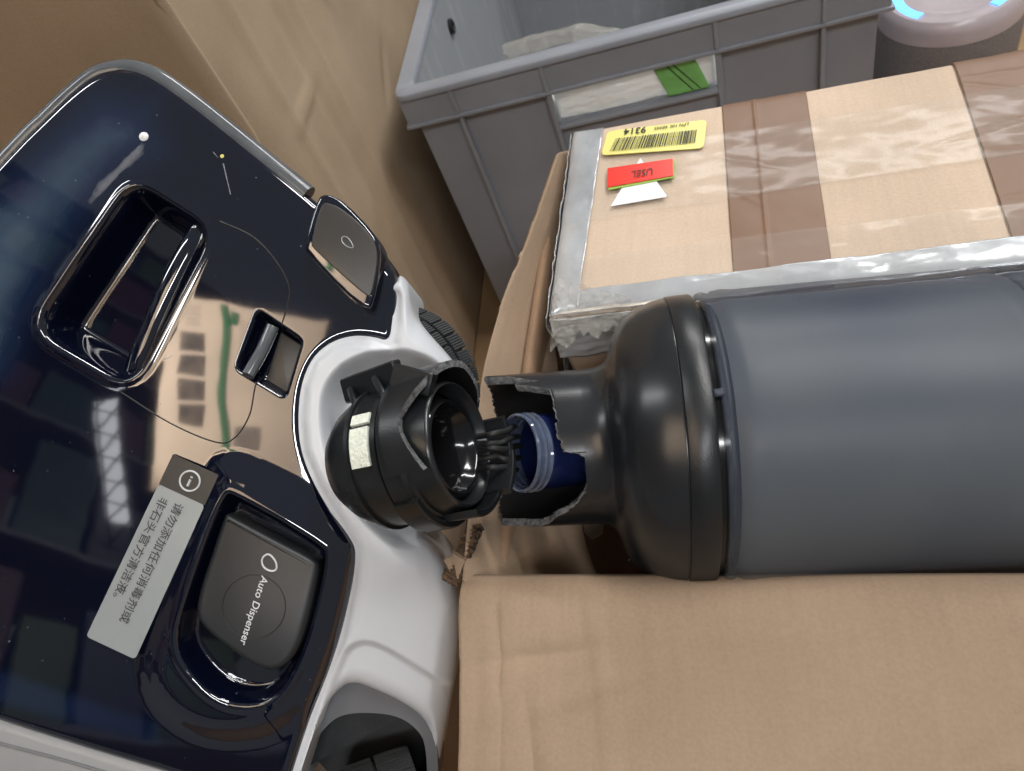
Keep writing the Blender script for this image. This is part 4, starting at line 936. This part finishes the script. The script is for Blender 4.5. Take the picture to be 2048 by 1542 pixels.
# ---- bundle of wires joining both halves
for k, (ya, yb_, yc, zz) in enumerate(((872, 862, 852, .276), (888, 880, 874, .281), (902, 898, 893, .277), (917, 919, 917, .282), (936, 934, 940, .278))):
    P = smooth_path([PT(935, ya+4, .290), PT(966, ya, .283), PT(980, ya-3+3*math.sin(k*2.2), zz), PT(996, (ya+yb_)/2-2+4*math.sin(k*1.7), zz+.001), PT(1012, yb_, .284), PT(1030, yc, .298), PT(1060, yc-6, .315)], 8)
    V, Fc = tube(P, .00112, 12); o = mesh('wire', V, Fc, M_['cable'])
    tag(o, ['topmost thin black wire bridging the snapped neck', 'second black wire from the top bridging the snapped neck', 'middle black wire of five bridging the snapped neck', 'second black wire from the bottom bridging the snapped neck', 'lowest thin black wire bridging the snapped neck'][k], 'wire', 'wires bridging the snapped neck')

# ---- support under the head (a carton, mostly hidden) and the printed carton mirrored in the cover
sup = thing('lower_carton', 'brown carton under the vacuum head, edge showing beside the open carton', 'carton', flat(700, 1300, 0))
pc = HP.p-HP.n*.085
pl2 = Plane(PT(880, 1400, .36), HP.n)
def sbox(c, ex, ey, ez, sx, sy, sz, name, m, parent): V, Fc = bbox_block(c, ex, ey, ez, sx, sy, sz, .002); return mesh(name, V, Fc, m, parent, smooth=False)
top_c = PT(560, 1300, .42); hz = top_c@UP+CAMH
sbox(top_c-UP*hz/2, BX, BY, UP, .20, .26, hz, 'carton_body', M_['card'], sup)
def refl(px, py, L):
    q = HP.uv(px, py); p = HP.P(q, 0)[0]; g = np.array([-(q[0]-C0[0])/1.2, -(q[1]-C0[1])/1.7]); n = nv(HP.n-HP.u*g[0]-HP.v*g[1]); d = nv(p); return p+L*(d-2*(d@n)*n)
def refl_hit(px, py, pp, pn):
    q = HP.uv(px, py); p = HP.P(q, 0)[0]; g = np.array([-(q[0]-C0[0])/1.2, -(q[1]-C0[1])/1.7]); n = nv(HP.n-HP.u*g[0]-HP.v*g[1]); d = nv(p); r = d-2*(d@n)*n
    return p+r*(((pp-p)@pn)/(r@pn))
cc_ = refl(490, 790, .62); pn = nv(HP.p*0+PT(490, 790, .3)-cc_)
pc_t = thing('printed_carton', 'brown printed carton mirrored in the glossy cover of the vacuum head', 'carton', cc_)
RQ = [refl_hit(*p, cc_, pn) for p in ((345, 590), (655, 640), (610, 1010), (300, 980))]
back = [p-pn*.10 for p in RQ]
a = Acc(); a.add(np.array(RQ+back), BOXF); a.build('carton_body', M_['card_pkg'], pc_t, smooth=False)
def onc(pts, name, m, off=.002):
    A = Acc(); A.add(np.array([refl_hit(*p, cc_, pn)+pn*off for p in pts]), [tuple(range(len(pts)))]); A.build(name, m, pc_t, smooth=False)
for y in (660, 708, 757, 805): onc([(360, y), (406, y+4), (403, y+44), (357, y+40)], 'printed_photo', M_['photo'])
for i in range(10):
    x = 440+5*math.sin(i*.9); y = 612+i*32; x2 = 440+5*math.sin((i+1)*.9); onc([(x, y), (x+13, y), (x2+13, y+32), (x2, y+32)], 'printed_band', M_['pgrn'])
for i in range(8): onc([(470+i*6, 850), (472+i*6, 850), (470+i*6, 930-5*(i % 3)), (468+i*6, 930-5*(i % 3))], 'printed_text', M_['ink_d'])
for i in range(9): onc([(478, 640+i*9), (478, 641.5+i*9), (500+8*(i % 3), 645+i*9), (500+8*(i % 3), 643.5+i*9)], 'printed_text', M_['ink_d'])
for i in range(5): onc([(368, 612+i*8), (368, 613.5+i*8), (398-4*(i % 2), 616+i*8), (398-4*(i % 2), 614.5+i*8)], 'printed_text', M_['ink_d'])
onc([(462, 622), (474, 624), (470, 652), (458, 650)], 'printed_mark', M_['pgrn'])
print('carton at', W(cc_))

sp = bpy.data.lights.new('carton_fill_spot', 'SPOT'); sp.energy = 190; sp.spot_size = math.radians(38); sp.spot_blend = .4; sp.shadow_soft_size = .02; sp.color = (1, .97, .92)  # added spot without a fixture, brightens the carton mirrored in the cover
so = bpy.data.objects.new('carton_fill_spot', sp); C.objects.link(so); lp0 = PT(400, 850, .3)+np.array([-.55, .15, .1]); so.location = W(lp0)
so.rotation_euler = (Vector(W(cc_))-Vector(W(lp0))).to_track_quat('-Z', 'Y').to_euler()

# ceiling lamp behind a lattice girder, both seen only as a mirror image in the cover
g0, g1 = refl(212, 800, 1.10), refl(238, 1060, 1.10); gc = (g0+g1)/2; gd = nv(g1-g0); gn = nv(HP.p-gc); gs = np.cross(gn, gd)
ll = bpy.data.lights.new('ceiling_lamp', 'AREA'); ll.shape = 'RECTANGLE'; ll.size = .055; ll.size_y = float(np.linalg.norm(g1-g0)); ll.energy = .16; ll.color = (.93, .95, 1)
lo_ = bpy.data.objects.new('ceiling_lamp', ll); C.objects.link(lo_)
Rm = Matrix((M@gs, M@gd, -(M@gn))).transposed().to_4x4(); Rm.translation = Vector(W(gc)); lo_.matrix_world = Rm
tr = thing('lattice_girder', 'dark lattice girder mirrored in front of the ceiling lamp in the glossy cover', 'girder', gc+gn*.1)
Lh = np.linalg.norm(g1-g0)/2*1.15; bar_i = 0
def gbar(p, q, r, name): V, Fc = tube([p, q], r*.5, 6); mesh(name, V, Fc, M_['blk_in'], tr)
gp = lambda a_, b_: gc+gn*.06+gs*a_*.46+gd*b_
K = 7
for k in range(K):
    b0 = -Lh+2*Lh*k/K; b1 = -Lh+2*Lh*(k+1)/K
    gbar(gp(-.06, b0), gp(.06, b1), .0055, 'diagonal'); gbar(gp(.06, b0), gp(-.06, (b0+b1)/2), .004, 'diagonal')
gbar(gp(.045, -Lh), gp(.055, Lh), .006, 'chord'); gbar(gp(-.055, -Lh), gp(-.045, Lh), .006, 'chord')
# storage rack behind the photographer, mirrored faintly in the cover
rk0 = refl(120, 800, 1.3); hz_ = rk0-HP.p; hz_ = nv(hz_-UP*(hz_@UP)); rh = np.cross(UP, hz_)
rack = thing('storage_rack', 'storage rack with coloured bins mirrored faintly in the glossy cover', 'rack', rk0-UP*(rk0@UP+CAMH))
co = np.array([[(q-rk0)@rh, (q-rk0)@UP] for q in (refl_hit(x, y, rk0, hz_) for x, y in ((0, 350), (200, 150), (420, 330), (0, 1450), (550, 1480), (250, 1000)))])
lo2, hi2 = co.min(0), co.max(0); hi2[1] = min(hi2[1], 1.3); span = (hi2-lo2)
def rp3(a_, b_, c_=0): return rk0+rh*a_+UP*b_+hz_*c_
nr = 6; cm = [(.07, .02, .03), (.03, .06, .06), (.14, .11, .08), (.03, .04, .08), (.07, .09, .08), (.03, .03, .035), (.10, .11, .12), (.05, .09, .035)]
bm = [mat('bin_plastic', c, .5) for c in cm]; rr2 = random.Random(11)
for k in range(nr+1):
    z = lo2[1]+span[1]*k/nr; V, Fc = bbox_block(rp3((lo2[0]+hi2[0])/2, z, .13), rh, hz_, UP, span[0]+.1, .26, .012); mesh('shelf_board', V, Fc, M_['liner'], rack, smooth=False)
for x in np.linspace(lo2[0]-.03, hi2[0]+.03, 3):
    hb = hi2[1]+(rk0@UP)+CAMH; V, Fc = bbox_block(rp3(x, hi2[1]-hb/2, -.02), rh, hz_, UP, .03, .03, hb); mesh('post', V, Fc, M_['blk'], rack, smooth=False)
for k in range(nr):
    z = lo2[1]+span[1]*k/nr+.006; x = lo2[0]
    while x < hi2[0]-.08:
        wd = rr2.uniform(.08, .26); ht = span[1]/nr*rr2.uniform(.45, .85)
        if rr2.random() < .75:
            V, Fc = bbox_block(rp3(x+wd/2, z+ht/2, .10), rh, hz_, UP, wd*.92, .18, ht, .006); mesh('bin', V, Fc, rr2.choice(bm), rack, smooth=False)
        x += wd
print('rack', W(rk0), lo2, hi2, 'lamp', W(gc))
